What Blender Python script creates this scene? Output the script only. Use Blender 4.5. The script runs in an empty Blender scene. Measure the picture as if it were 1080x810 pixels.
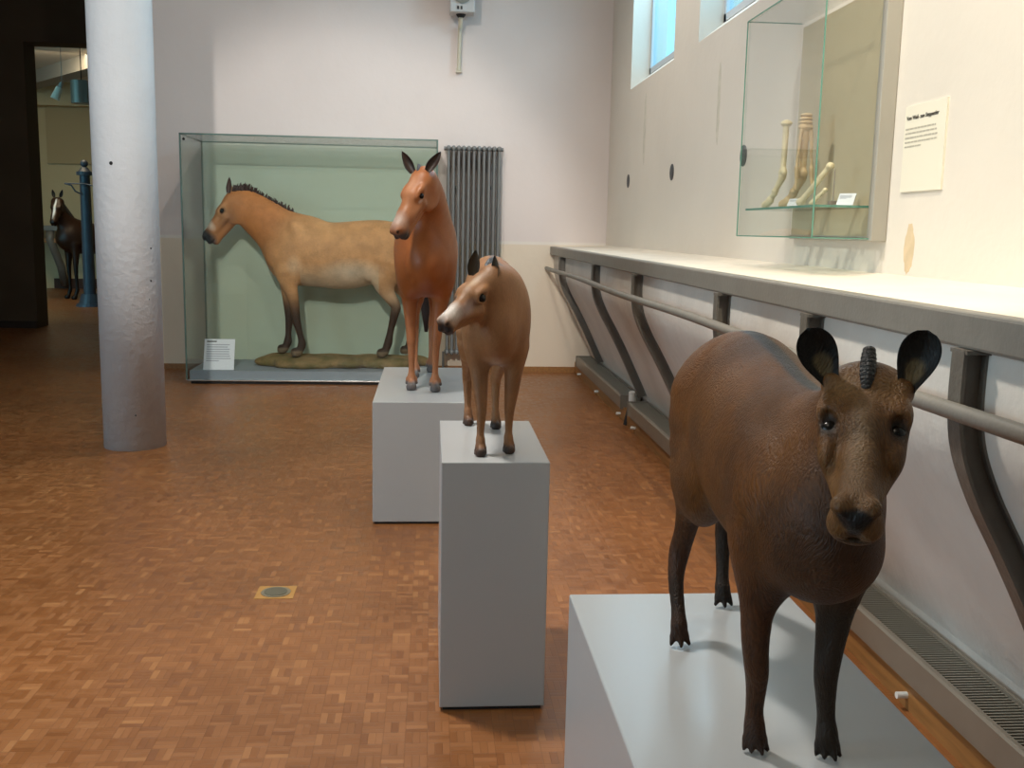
import bpy, bmesh, math, random
import numpy as np
from mathutils import Vector, Matrix
random.seed(7); np.random.seed(7)
PI = math.pi
scene = bpy.context.scene
col = scene.collection

# ------------------------------------------------------------------ materials
def srgb(r, g, b):
    f = lambda c: (c/255/12.92) if c/255 <= .04045 else ((c/255+.055)/1.055)**2.4
    return (f(r), f(g), f(b), 1)

def mat(name, color, rough=.6, metal=0., noise=0., nscale=8., bump=0., bscale=40., spec=.5, coat=0., color2=None, stretch=None):
    m = bpy.data.materials.new(name); m.use_nodes = True
    nt = m.node_tree; N = nt.nodes; L = nt.links
    b = N['Principled BSDF']
    b.inputs['Roughness'].default_value = rough
    b.inputs['Metallic'].default_value = metal
    b.inputs['Specular IOR Level'].default_value = spec
    b.inputs['Coat Weight'].default_value = coat
    tc = N.new('ShaderNodeTexCoord')
    src = tc.outputs['Object']
    if stretch:
        mp = N.new('ShaderNodeMapping'); mp.inputs['Scale'].default_value = stretch
        L.new(src, mp.inputs['Vector']); src = mp.outputs['Vector']
    n = N.new('ShaderNodeTexNoise'); n.inputs['Scale'].default_value = nscale; n.inputs['Detail'].default_value = 5
    L.new(src, n.inputs['Vector'])
    mx = N.new('ShaderNodeMix'); mx.data_type = 'RGBA'
    c2 = color2 or tuple([max(0, c*(1-noise)) for c in color[:3]]+[1])
    mx.inputs['A'].default_value = color; mx.inputs['B'].default_value = c2
    r = N.new('ShaderNodeMapRange'); r.inputs['From Min'].default_value = .35; r.inputs['From Max'].default_value = .65
    L.new(n.outputs['Fac'], r.inputs['Value']); L.new(r.outputs['Result'], mx.inputs['Factor'])
    L.new(mx.outputs['Result'], b.inputs['Base Color'])
    if bump:
        n2 = N.new('ShaderNodeTexNoise'); n2.inputs['Scale'].default_value = bscale; n2.inputs['Detail'].default_value = 6
        L.new(src, n2.inputs['Vector'])
        bp = N.new('ShaderNodeBump'); bp.inputs['Strength'].default_value = bump; bp.inputs['Distance'].default_value = .01
        L.new(n2.outputs['Fac'], bp.inputs['Height']); L.new(bp.outputs['Normal'], b.inputs['Normal'])
    return m

def coat_mat(name, rough=.45,  bump=.35, fscale=(90, 90, 22), vary=.25, spec=.3):
    """painted cast coat: colour comes from the modelled coat pattern, some painted shade, plus fine hair strokes"""
    m = bpy.data.materials.new(name); m.use_nodes = True
    nt = m.node_tree; N = nt.nodes; L = nt.links; b = N['Principled BSDF']
    b.inputs['Roughness'].default_value = rough; b.inputs['Specular IOR Level'].default_value = spec
    at = N.new('ShaderNodeAttribute'); at.attribute_name = 'coat'
    tc = N.new('ShaderNodeTexCoord')
    # warp the strokes so that they are not ruler straight
    w = N.new('ShaderNodeTexNoise'); w.inputs['Scale'].default_value = 6
    L.new(tc.outputs['Object'], w.inputs['Vector'])
    add = N.new('ShaderNodeVectorMath'); add.operation = 'MULTIPLY_ADD'
    L.new(w.outputs['Color'], add.inputs[0]); add.inputs[1].default_value = (.12, .12, .12); L.new(tc.outputs['Object'], add.inputs[2])
    mp = N.new('ShaderNodeMapping'); mp.inputs['Scale'].default_value = fscale
    L.new(add.outputs[0], mp.inputs['Vector'])
    n = N.new('ShaderNodeTexNoise'); n.inputs['Scale'].default_value = 3; n.inputs['Detail'].default_value = 4
    L.new(mp.outputs['Vector'], n.inputs['Vector'])
    n3 = N.new('ShaderNodeTexNoise'); n3.inputs['Scale'].default_value = 9; n3.inputs['Detail'].default_value = 3
    L.new(tc.outputs['Object'], n3.inputs['Vector'])
    mm = N.new('ShaderNodeMath'); mm.operation = 'ADD'
    L.new(n.outputs['Fac'], mm.inputs[0]); L.new(n3.outputs['Fac'], mm.inputs[1])
    r = N.new('ShaderNodeMapRange'); r.inputs['From Min'].default_value = .7; r.inputs['From Max'].default_value = 1.3
    r.inputs['To Min'].default_value = 1-vary; r.inputs['To Max'].default_value = 1+vary
    L.new(mm.outputs[0], r.inputs['Value'])
    mx = N.new('ShaderNodeVectorMath'); mx.operation = 'SCALE'
    L.new(at.outputs['Color'], mx.inputs[0]); L.new(r.outputs['Result'], mx.inputs['Scale'])
    L.new(mx.outputs[0], b.inputs['Base Color'])
    bp = N.new('ShaderNodeBump'); bp.inputs['Strength'].default_value = bump; bp.inputs['Distance'].default_value = .003
    L.new(n.outputs['Fac'], bp.inputs['Height']); L.new(bp.outputs['Normal'], b.inputs['Normal'])
    return m

def glass_mat(name, tint, refl=.6, haze=0., hazec=(1, 1, 1, 1)):
    """thin pane: clear with a coloured tint, mirror share rising at grazing angles"""
    m = bpy.data.materials.new(name); m.use_nodes = True
    nt = m.node_tree; N = nt.nodes; L = nt.links
    for n in list(N): N.remove(n)
    o = N.new('ShaderNodeOutputMaterial'); t = N.new('ShaderNodeBsdfTransparent'); g = N.new('ShaderNodeBsdfGlossy')
    t.inputs['Color'].default_value = tint; g.inputs['Roughness'].default_value = .02
    f = N.new('ShaderNodeFresnel'); f.inputs['IOR'].default_value = 1.45
    k = N.new('ShaderNodeMath'); k.operation = 'MULTIPLY'; k.inputs[1].default_value = refl
    L.new(f.outputs[0], k.inputs[0])
    mx = N.new('ShaderNodeMixShader')
    L.new(k.outputs[0], mx.inputs[0]); L.new(t.outputs[0], mx.inputs[1]); L.new(g.outputs[0], mx.inputs[2])
    if haze:      # pale diffuse share that brightens the view, standing in for reflections
        df = N.new('ShaderNodeBsdfDiffuse'); df.inputs['Color'].default_value = hazec; m2 = N.new('ShaderNodeMixShader'); m2.inputs[0].default_value = haze
        L.new(mx.outputs[0], m2.inputs[1]); L.new(df.outputs[0], m2.inputs[2]); mx = m2
    L.new(mx.outputs[0], o.inputs[0])
    return m

# ------------------------------------------------------------------ object helpers
def tag(o, label=None, cat=None, group=None, kind=None):
    if label: o['label'] = label
    if cat: o['category'] = cat
    if group: o['group'] = group
    if kind: o['kind'] = kind
    return o

def empty(name, loc, label=None, cat=None, group=None):
    o = bpy.data.objects.new(name, None); col.objects.link(o); o.location = loc
    o.empty_display_size = .1
    return tag(o, label, cat, group)

def link(name, me, m, parent=None, origin=None, smooth=False):
    """mesh given in world coordinates; shifted so that the origin sits at its thing"""
    if parent is not None: origin = parent_world(parent)
    origin = Vector(origin or (0, 0, 0))
    me.transform(Matrix.Translation(-origin))
    for mm in (m if isinstance(m, (list, tuple)) else [m]): me.materials.append(mm)
    if smooth:
        me.polygons.foreach_set('use_smooth', [True]*len(me.polygons))
    o = bpy.data.objects.new(name, me); col.objects.link(o)
    if parent is not None: o.parent = parent
    else: o.location = origin
    return o

def parent_world(p):
    v = Vector((0, 0, 0))
    while p is not None:
        v = v + p.location; p = p.parent
    return v

class MB:
    def __init__(s): s.bm = bmesh.new()
    def box(s, a, b, bev=0.):
        t = bmesh.new(); bmesh.ops.create_cube(t, size=1)
        a = Vector(a); b = Vector(b); c = (a+b)/2; d = b-a
        for v in t.verts: v.co = Vector((v.co.x*d.x, v.co.y*d.y, v.co.z*d.z))+c
        if bev: bmesh.ops.bevel(t, geom=t.edges[:], offset=bev, segments=2, affect='EDGES', profile=.5)
        s.join(t); return s
    def join(s, t, M=None):
        me = bpy.data.meshes.new('t')
        if M is not None: bmesh.ops.transform(t, matrix=M, verts=t.verts)
        t.to_mesh(me); t.free(); s.bm.from_mesh(me); bpy.data.meshes.remove(me)
    def cyl(s, p, q, r, r2=None, n=24, caps=True):
        p = Vector(p); q = Vector(q); t = bmesh.new()
        bmesh.ops.create_cone(t, cap_ends=caps, segments=n, radius1=r, radius2=r if r2 is None else r2, depth=(q-p).length)
        M = Matrix.Translation((p+q)/2) @ (q-p).to_track_quat('Z', 'Y').to_matrix().to_4x4()
        s.join(t, M); return s
    def ball(s, c, r, sc=(1, 1, 1), n=16):
        t = bmesh.new(); bmesh.ops.create_uvsphere(t, u_segments=n, v_segments=n//2+2, radius=r)
        s.join(t, Matrix.Translation(c) @ Matrix.Diagonal((*sc, 1))); return s
    def tube(s, pts, r, n=12, caps=True):
        pts = [Vector(p) for p in pts]; rs = r if isinstance(r, (list, tuple)) else [r]*len(pts)
        rings = []; ref = Vector((0, 0, 1))
        for i, p in enumerate(pts):
            d = (pts[min(i+1, len(pts)-1)]-pts[max(i-1, 0)]).normalized()
            if abs(d.dot(ref)) > .95: ref = Vector((0, 1, 0))
            a = d.cross(ref).normalized(); b = d.cross(a).normalized()
            rings.append([s.bm.verts.new(p+(a*math.cos(t)+b*math.sin(t))*rs[i]) for t in [2*PI*k/n for k in range(n)]])
        for i in range(len(rings)-1):
            for k in range(n):
                s.bm.faces.new((rings[i][k], rings[i][(k+1) % n], rings[i+1][(k+1) % n], rings[i+1][k]))
        if caps: s.bm.faces.new(rings[0]); s.bm.faces.new(rings[-1][::-1])
        return s
    def prof(s, poly, axis, a, b):
        """closed 2-D outline extruded along 'X','Y' or 'Z' from a to b"""
        def P(u, v, w): return {'X': (w, u, v), 'Y': (u, w, v), 'Z': (u, v, w)}[axis]
        va = [s.bm.verts.new(P(u, v, a)) for u, v in poly]; vb = [s.bm.verts.new(P(u, v, b)) for u, v in poly]
        n = len(poly)
        s.bm.faces.new(va); s.bm.faces.new(vb[::-1])
        for i in range(n): s.bm.faces.new((va[i], vb[i], vb[(i+1) % n], va[(i+1) % n]))
        return s
    def quad(s, *p):
        s.bm.faces.new([s.bm.verts.new(q) for q in p]); return s
    def build(s, name, m, parent=None, origin=None, smooth=False, auto=False):
        bmesh.ops.recalc_face_normals(s.bm, faces=s.bm.faces)
        me = bpy.data.meshes.new(name); s.bm.to_mesh(me); s.bm.free()
        o = link(name, me, m, parent, origin, smooth)
        return o

# ------------------------------------------------------------------ implicit bodies (smooth union of tapered limbs)
def V(*a): return np.array(a, float)
def nrm(v): v = np.asarray(v, float); return v/np.linalg.norm(v)

class Seg:
    def __init__(s, a, b, ra, rb, color=None, sx=1., side=(1, 0, 0), k=.02, sub=False):
        s.a, s.b, s.ra, s.rb, s.c, s.k, s.sub = V(*a), V(*b), ra, rb, color, k, sub
        ax = s.b-s.a; s.L = np.linalg.norm(ax)+1e-9; s.z = ax/s.L
        sd = np.asarray(side, float); sd = sd-s.z*sd.dot(s.z)
        if np.linalg.norm(sd) < 1e-3: sd = np.cross(s.z, (0, 0, 1.))
        s.x = nrm(sd); s.y = np.cross(s.z, s.x); s.sx = sx
        R = max(ra, rb)*max(1, sx)+k
        s.lo = np.minimum(s.a, s.b)-R; s.hi = np.maximum(s.a, s.b)+R
    def d(s, X, Y, Z):
        px, py, pz = X-s.a[0], Y-s.a[1], Z-s.a[2]
        t = px*s.z[0]+py*s.z[1]+pz*s.z[2]
        u = (px*s.x[0]+py*s.x[1]+pz*s.x[2])/s.sx
        v = px*s.y[0]+py*s.y[1]+pz*s.y[2]
        tc = np.clip(t, 0, s.L)
        return (np.sqrt(u*u+v*v+(t-tc)**2)-(s.ra+(s.rb-s.ra)*(tc/s.L)))*min(1., s.sx)

class Ell:
    def __init__(s, c, r, color=None, F=None, k=.02, sub=False):
        """F: rows = local axes"""
        s.cn, s.r, s.c, s.k, s.sub = V(*c), V(*r), color, k, sub
        s.F = np.eye(3) if F is None else np.array([nrm(f) for f in F])
        R = max(r)+k; s.lo = s.cn-R; s.hi = s.cn+R
    def d(s, X, Y, Z):
        p = (X-s.cn[0], Y-s.cn[1], Z-s.cn[2])
        q = [(p[0]*f[0]+p[1]*f[1]+p[2]*f[2]) for f in s.F]
        k0 = np.sqrt(sum((q[i]/s.r[i])**2 for i in range(3)))
        k1 = np.sqrt(sum((q[i]/s.r[i]**2)**2 for i in range(3)))+1e-9
        return k0*(k0-1)/k1

class Poly:
    """one limb: a smooth string of tapered pieces joined without swelling at the joints"""
    def __init__(s, segs, k):
        s.segs, s.k, s.sub, s.c = segs, k, False, None
        s.lo = np.min([g.lo for g in segs], 0)-k; s.hi = np.max([g.hi for g in segs], 0)+k
    def d(s, X, Y, Z):
        r = None
        for g in s.segs:
            e = g.d(X, Y, Z)
            if r is None: r = e
            else:
                kk = .004; h = np.maximum(kk-np.abs(r-e), 0)/kk; r = np.minimum(r, e)-h*h*kk*.1
        return r

def chain(pts, color=None, sx=1., side=(1, 0, 0), k=.02, n=3):
    """pts: (x,y,z,r[,color]); rounded through its points"""
    q = [np.array(p[:4], float) for p in pts]; cs = [p[4] if len(p) > 4 else color for p in pts]
    out, cc = [], []
    for i in range(len(q)-1):
        a, b, c, d = q[max(i-1, 0)], q[i], q[i+1], q[min(i+2, len(q)-1)]
        for j in range(n):
            t = j/n; out.append(.5*(2*b+(c-a)*t+(2*a-5*b+4*c-d)*t*t+(3*b-a-3*c+d)*t**3)); 
            cc.append(cs[i] if cs[i] is None or cs[i+1] is None else tuple(cs[i][m]*(1-t)+cs[i+1][m]*t for m in range(3)))
    out.append(q[-1])
    return [Poly([Seg(a[:3], b[:3], max(a[3], .002), max(b[3], .002), c, sx, side, .004) for a, b, c in zip(out[:-1], out[1:], cc)], k)]

def surface(prims, h):
    prims = [p for p in prims if not p.sub]+[p for p in prims if p.sub]
    lo = np.min([p.lo for p in prims if not p.sub], 0)-2*h; hi = np.max([p.hi for p in prims if not p.sub], 0)+2*h
    n = np.ceil((hi-lo)/h).astype(int)+1
    ax = [(lo[i]+h*np.arange(n[i])).astype(np.float32) for i in range(3)]
    Fd = np.full(n, .5, np.float32)
    for p in prims:
        i0 = np.clip(np.floor((p.lo-lo)/h).astype(int)-1, 0, n); i1 = np.clip(np.ceil((p.hi-lo)/h).astype(int)+2, 0, n)
        if (i1 <= i0).any(): continue
        sl = tuple(slice(i0[i], i1[i]) for i in range(3))
        X, Y, Z = np.meshgrid(ax[0][sl[0]], ax[1][sl[1]], ax[2][sl[2]], indexing='ij', sparse=True)
        d = p.d(X, Y, Z).astype(np.float32)+np.zeros_like(Fd[sl]); a = Fd[sl]
        if p.sub:
            d = -d; hh = np.maximum(p.k-np.abs(a-d), 0)/p.k
            Fd[sl] = np.maximum(a, d)+hh*hh*p.k*.25
        else:
            hh = np.maximum(p.k-np.abs(a-d), 0)/p.k
            Fd[sl] = np.minimum(a, d)-hh*hh*p.k*.25
    ins = Fd < 0
    # surface nets
    c = [ins[dx:n[0]-1+dx, dy:n[1]-1+dy, dz:n[2]-1+dz] for dx in (0, 1) for dy in (0, 1) for dz in (0, 1)]
    s = sum(x.astype(np.int8) for x in c)
    act = (s > 0) & (s < 8)
    I = np.argwhere(act)
    idx = -np.ones(act.shape, np.int64); idx[act] = np.arange(len(I))
    acc = np.zeros((len(I), 3)); cnt = np.zeros(len(I))
    offs = [(0, 0, 0), (1, 0, 0), (0, 1, 0), (0, 0, 1), (1, 1, 0), (1, 0, 1), (0, 1, 1), (1, 1, 1)]
    for a in offs:
        for i in range(3):
            if a[i]: continue
            b = list(a); b[i] = 1
            fa = Fd[I[:, 0]+a[0], I[:, 1]+a[1], I[:, 2]+a[2]]; fb = Fd[I[:, 0]+b[0], I[:, 1]+b[1], I[:, 2]+b[2]]
            m = (fa < 0) != (fb < 0)
            t = np.where(m, fa/np.where(np.abs(fa-fb) < 1e-9, 1e-9, fa-fb), 0)
            P = np.tile(np.array(a, float), (len(I), 1)); P[:, i] += t
            acc[m] += P[m]; cnt[m] += 1
    verts = (I+acc/cnt[:, None])*h+lo
    faces = []
    for i in range(3):
        j, k = (i+1) % 3, (i+2) % 3
        sa = [slice(None)]*3; sb = [slice(None)]*3; sa[i] = slice(0, n[i]-1); sb[i] = slice(1, n[i])
        A = ins[tuple(sa)]; B = ins[tuple(sb)]
        E = np.argwhere(A != B); E = E[(E[:, j] > 0) & (E[:, k] > 0) & (E[:, j] < n[j]-1) & (E[:, k] < n[k]-1)]
        flip = A[E[:, 0], E[:, 1], E[:, 2]]
        q = []
        for dj, dk in ((-1, -1), (0, -1), (0, 0), (-1, 0)):
            e = E.copy(); e[:, j] += dj; e[:, k] += dk
            q.append(idx[e[:, 0], e[:, 1], e[:, 2]])
        q = np.stack(q, 1); q[~flip] = q[~flip][:, ::-1]
        faces.append(q)
    faces = np.concatenate(faces)
    # one light smoothing pass
    nv = len(verts)
    for _ in range(2):
        acc = np.zeros((nv, 3)); cn = np.zeros(nv)
        for a, b in ((0, 1), (1, 2), (2, 3), (3, 0)):
            for u, v in ((a, b), (b, a)):
                for d in range(3): acc[:, d] += np.bincount(faces[:, u], verts[faces[:, v], d], nv)
                cn += np.bincount(faces[:, u], minlength=nv)
        verts = .5*verts+.5*acc/np.maximum(cn, 1)[:, None]
    return verts, faces

def colour(verts, prims, base, soft=.012, paint=()):
    W = np.full(len(verts), 1e-6); Cc = np.tile(np.array(base, float)[:3]*1e-6, (len(verts), 1))
    X, Y, Z = verts[:, 0], verts[:, 1], verts[:, 2]
    prims = [g for p in prims for g in (p.segs if isinstance(p, Poly) else [p])]
    for p in prims:
        if p.sub: continue
        d = p.d(X, Y, Z); w = np.exp(-np.maximum(d, -.004)/soft); w = np.minimum(w, 3)
        W += w; Cc += w[:, None]*np.array(p.c if p.c is not None else base)[None, :3]
    Cc /= W[:, None]
    for pt in paint:
        w, c = pt(X, Y, Z), None
        w, c = w
        w = np.clip(w, 0, 1)[:, None]
        Cc = Cc*(1-w)+np.array(c)[None, :3]*w
    return Cc

def blob(c, r, color, soft=.4, amt=1., F=None):
    """coat patch: full inside, fading over 'soft' of its radius"""
    E = Ell(c, r, None, F)
    def f(X, Y, Z):
        p = (X-E.cn[0], Y-E.cn[1], Z-E.cn[2])
        q = np.sqrt(sum(((p[0]*E.F[i][0]+p[1]*E.F[i][1]+p[2]*E.F[i][2])/E.r[i])**2 for i in range(3)))
        return np.clip((1-q)/soft, 0, 1)*amt, color
    return f

def below(z0, z1, color, amt=1., cond=None):
    def f(X, Y, Z):
        w = np.clip((z1-Z)/(z1-z0), 0, 1)*amt
        if cond is not None: w = w*cond(X, Y, Z)
        return w, color
    return f

def body_object(name, prims, h, base, m, parent, paint=(), extra=(), soft=.012):
    """one continuous mesh; 'extra' = ear shells (verts, faces, colours) merged into the same mesh"""
    v, f = surface(prims, h); c = colour(v, prims, base, soft, paint)
    f = [f]; vs = [v]; cs = [c]; n = len(v)
    for ev, ef, ec in extra:
        vs.append(ev); f.append(np.array(ef)+n); cs.append(ec); n += len(ev)
    v = np.concatenate(vs); f = np.concatenate(f); c = np.concatenate(cs)
    me = bpy.data.meshes.new(name)
    me.vertices.add(len(v)); me.vertices.foreach_set('co', v.astype(np.float32).ravel())
    me.loops.add(len(f)*4); me.loops.foreach_set('vertex_index', f.astype(np.int32).ravel())
    me.polygons.add(len(f)); me.polygons.foreach_set('loop_start', np.arange(0, len(f)*4, 4, dtype=np.int32))
    me.update(calc_edges=True)
    a = me.color_attributes.new('coat', 'FLOAT_COLOR', 'POINT')
    a.data.foreach_set('color', np.concatenate([np.clip(c, 0, 1), np.ones((len(c), 1))], 1).astype(np.float32).ravel())
    return link(name, me, m, parent, smooth=True)

def ear(base, up, face, L, W, shape, inner, outer, rim, patch=None, cup=.35, th=.06, nu=14, nv=22):
    """cupped leaf shell; face = direction the hollow looks to"""
    base = V(*base); up = nrm(up); face = np.asarray(face, float); face = nrm(face-up*face.dot(up)); side = np.cross(up, face)
    def w(v):
        if shape == 'round': return (.42+.58*math.sin(min(v/.62, 1)*PI/2)**1.3) * math.sqrt(max(0, 1-max(0, (v-.62)/.38)**2))
        return (.62+.38*math.sin(min(v/.38, 1)*PI/2))*max(0, 1-max(0, (v-.38)/.62)**1.7)**.85
    vs, cs, fs = [], [], []
    for layer in (0, 1):
        for j in range(nv+1):
            v = j/nv; ww = max(w(v), .03)
            for i in range(nu+1):
                u = -1+2*i/nu
                dep = cup*W*(u*u)*ww*(1-.35*v)+(-.10*L*math.sin(v*PI))
                if layer: dep -= th*W*(1.2-u*u*.9)
                p = base+up*L*v+side*(u*ww*W/2)+face*dep
                vs.append(p)
                if layer: c = np.array(outer[:3])
                else:
                    c = np.array(inner[:3])
                    if patch is not None:
                        e = ((u-.05)/.62)**2+((v-.30)/.26)**2
                        c = c+(np.array(patch[:3])-c)*min(1, max(0, (1-e)*2))
                if abs(u) > .78 or v > .9: c = c*.35+np.array(rim[:3])*.65
                cs.append(c)
    st = nu+1; tot = (nv+1)*st
    for j in range(nv):
        for i in range(nu):
            a = j*st+i
            fs.append((a, a+1, a+st+1, a+st)); fs.append((tot+a, tot+a+st, tot+a+st+1, tot+a+1))
        a = j*st; fs.append((a, a+st, tot+a+st, tot+a)); a += nu; fs.append((a, tot+a, tot+a+st, a+st))
    for i in range(nu): a = nv*st+i; fs.append((a, a+1, tot+a+1, tot+a))
    return np.array(vs), np.array(fs), np.array(cs)

class Head:
    """local frame of a head: f towards the nose, s to its own left, u out of the forehead; lengths in head lengths"""
    def __init__(s, poll, nose, roll=0.):
        s.o = V(*poll); d = V(*nose)-s.o; s.L = np.linalg.norm(d); s.f = d/s.L
        up = V(0, 0, 1); sd = nrm(np.cross(up, s.f)); u = np.cross(s.f, sd)
        s.s = sd*math.cos(roll)+u*math.sin(roll); s.u = np.cross(s.f, s.s)
        s.F = (s.f, s.s, s.u)
    def p(s, f, sd, u): return s.o+s.L*(s.f*f+s.s*sd+s.u*u)
    def seg(s, a, b, ra, rb, sx=1., k=.05, c=None, sub=False): return Seg(s.p(*a), s.p(*b), ra*s.L, rb*s.L, c, sx, s.s, k*s.L, sub)
    def ell(s, a, r, k=.05, c=None, sub=False): return Ell(s.p(*a), [x*s.L for x in r], c, s.F, k*s.L, sub)
    def blob(s, a, r, c, soft=.4, amt=1.): return blob(s.p(*a), [x*s.L for x in r], c, soft, amt, s.F)

def add_eye(H, f, sd, u, r, parent, m):
    for sg in (1, -1):
        c = H.p(f, sd*sg, u)
        MB().ball(c, r*H.L, n=20).build('eye', m, parent, smooth=True)
# ------------------------------------------------------------------ the animals
EYE = mat('eye_gloss', srgb(14, 9, 6), rough=.22, spec=.25)

def head_prims(H, kind, base, dark, pale):
    P = []; S, E = H.seg, H.ell
    if kind == 'small':      # short faced, broad brow, glossy nose pad
        P += [E((.13, 0, -.17), (.19, .185, .17)), S((.10, 0, -.11), (.40, 0, -.125), .115, .108, 1.40),
              S((.38, 0, -.125), (.62, 0, -.140), .104, .077, 1.0), S((.62, 0, -.140), (.86, 0, -.145), .077, .084, 1.0)]
        for g in (1, -1):
            P += [E((.33, .143*g, -.080), (.13, .062, .052)),                # brow
                  E((.48, .140*g, -.160), (.14, .045, .07)),                  # cheekbone
                  E((.30, .095*g, -.32), (.17, .065, .15)),                  # jaw plate
                  S((.42, .13*g, -.26), (.76, .06*g, -.20), .055, .042),
                  E((.930, .058*g, -.098), (.055, .044, .045), .03, base),   # swollen nostril rim
                  E((.895, .056*g, -.220), (.08, .058, .075), .04)]          # upper lip
            P += [E((.978, .078*g, -.118), (.038, .030, .015), .012, sub=True),
                  E((.988, .050*g, -.148), (.030, .022, .016), .012, sub=True),
                  E((.43, .150*g, -.060), (.060, .040, .030), .03, sub=True)]
        P += [E((.935, 0, -.150), (.064, .055, .060), .03, base),
              S((.30, 0, -.33), (.84, 0, -.26), .09, .060, 1.0), E((.885, 0, -.275), (.065, .072, .05), .03),
              E((1.0, 0, -.21), (.025, .008, .05), .012, sub=True),
              E((.93, 0, -.258), (.12, .13, .005), .010, sub=True)]
    else:
        w, dp, mz = {'foal': (1.12, 1.28, 1.15), 'long': (1.15, 1.05, 1.32), 'stocky': (1.0, 1.12, 1.38)}[kind]
        P += [E((.12, 0, -.17*dp), (.17, .155*w, .16*dp)), S((.10, 0, -.12), (.38, 0, -.125), .12, .12, 1.15*w),
              S((.38, 0, -.13), (.66, 0, -.13*mz), .115, .085*mz, .92*w), S((.66, 0, -.13*mz), (.87, 0, -.13*mz), .085*mz, .084*mz, .95*w**.5)]
        for g in (1, -1):
            P += [E((.32, .125*g*w, -.080), (.11, .040, .044)), E((.28, .085*g*w, -.28*dp), (.165, .05, .17*dp)),
                  S((.42, .105*g*w, -.21*dp), (.70, .06*g, -.17*mz), .06, .05),
                  E((.93, .050*g*w, -.11*mz), (.055, .036, .05), .03), E((.91, .05*g, -.19*mz), (.08, .048, .06), .03)]
            P += [E((.955, .078*g*w, -.115*mz), (.030, .022, .020), .012, sub=True), E((.37, .158*g*w, -.105), (.05, .028, .034), .025, sub=True)]
        P += [S((.28, 0, -.31*dp), (.80, 0, -.225*mz), .09, .06*mz, .9), E((.87, 0, -.245*mz), (.07, .058, .045*mz), .03),
              E((.93, 0, -.222*mz), (.12, .13, .005), .012, sub=True)]
    return P

def eyelid(H, f, sd, u, r, n=(0, .92, .38), tilt=0., a=1.35, b=.85, th=.30, off=.35):
    """almond ring of lids round an eyeball centred at (f, sd, u); n = way the eye looks"""
    out = []
    for g in (1, -1):
        N_ = nrm(H.s*n[1]*g+H.u*n[2]+H.f*n[0]); A = nrm(H.f-N_*H.f.dot(N_)); B = np.cross(N_, A)*g
        c0, s0 = math.cos(tilt), math.sin(tilt); A, B = A*c0+B*s0, B*c0-A*s0
        c = H.p(f, sd*g, u)+N_*off*r*H.L; m = 12; R_ = r*H.L
        pts = [c+A*math.cos(t)*a*R_+B*math.sin(t)*b*R_*(1 if abs(math.cos(t)) < .9 else .6)-N_*(abs(math.cos(t))**2)*.35*R_ for t in [2*PI*k/m for k in range(m)]]
        for k in range(m): out.append(Seg(pts[k], pts[(k+1) % m], th*R_, th*R_, None, 1, (1, 0, 0), .25*R_))
    return out

def leg(pts, base, k=.02, sx=.85, side=(1, 0, 0)): return chain(pts, base, sx, side, k)

def hoof(x, y, z0, r, color, fx=0., fy=-1., h=None, k=.004):
    """small hoof: a short cone slanting forward from the pastern, flat under"""
    h = h or r*1.5
    a = (x-fx*r*.25, y-fy*r*.25, z0+h); b = (x+fx*r*.25, y+fy*r*.25, z0+r*.62)
    return [Seg(a, b, r*.72, r*.98, color, 1, (1, 0, 0), k),
            Ell((x, y, z0-r*14+.0006), (r*14, r*14, r*14), None, None, .001, True)]

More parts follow.
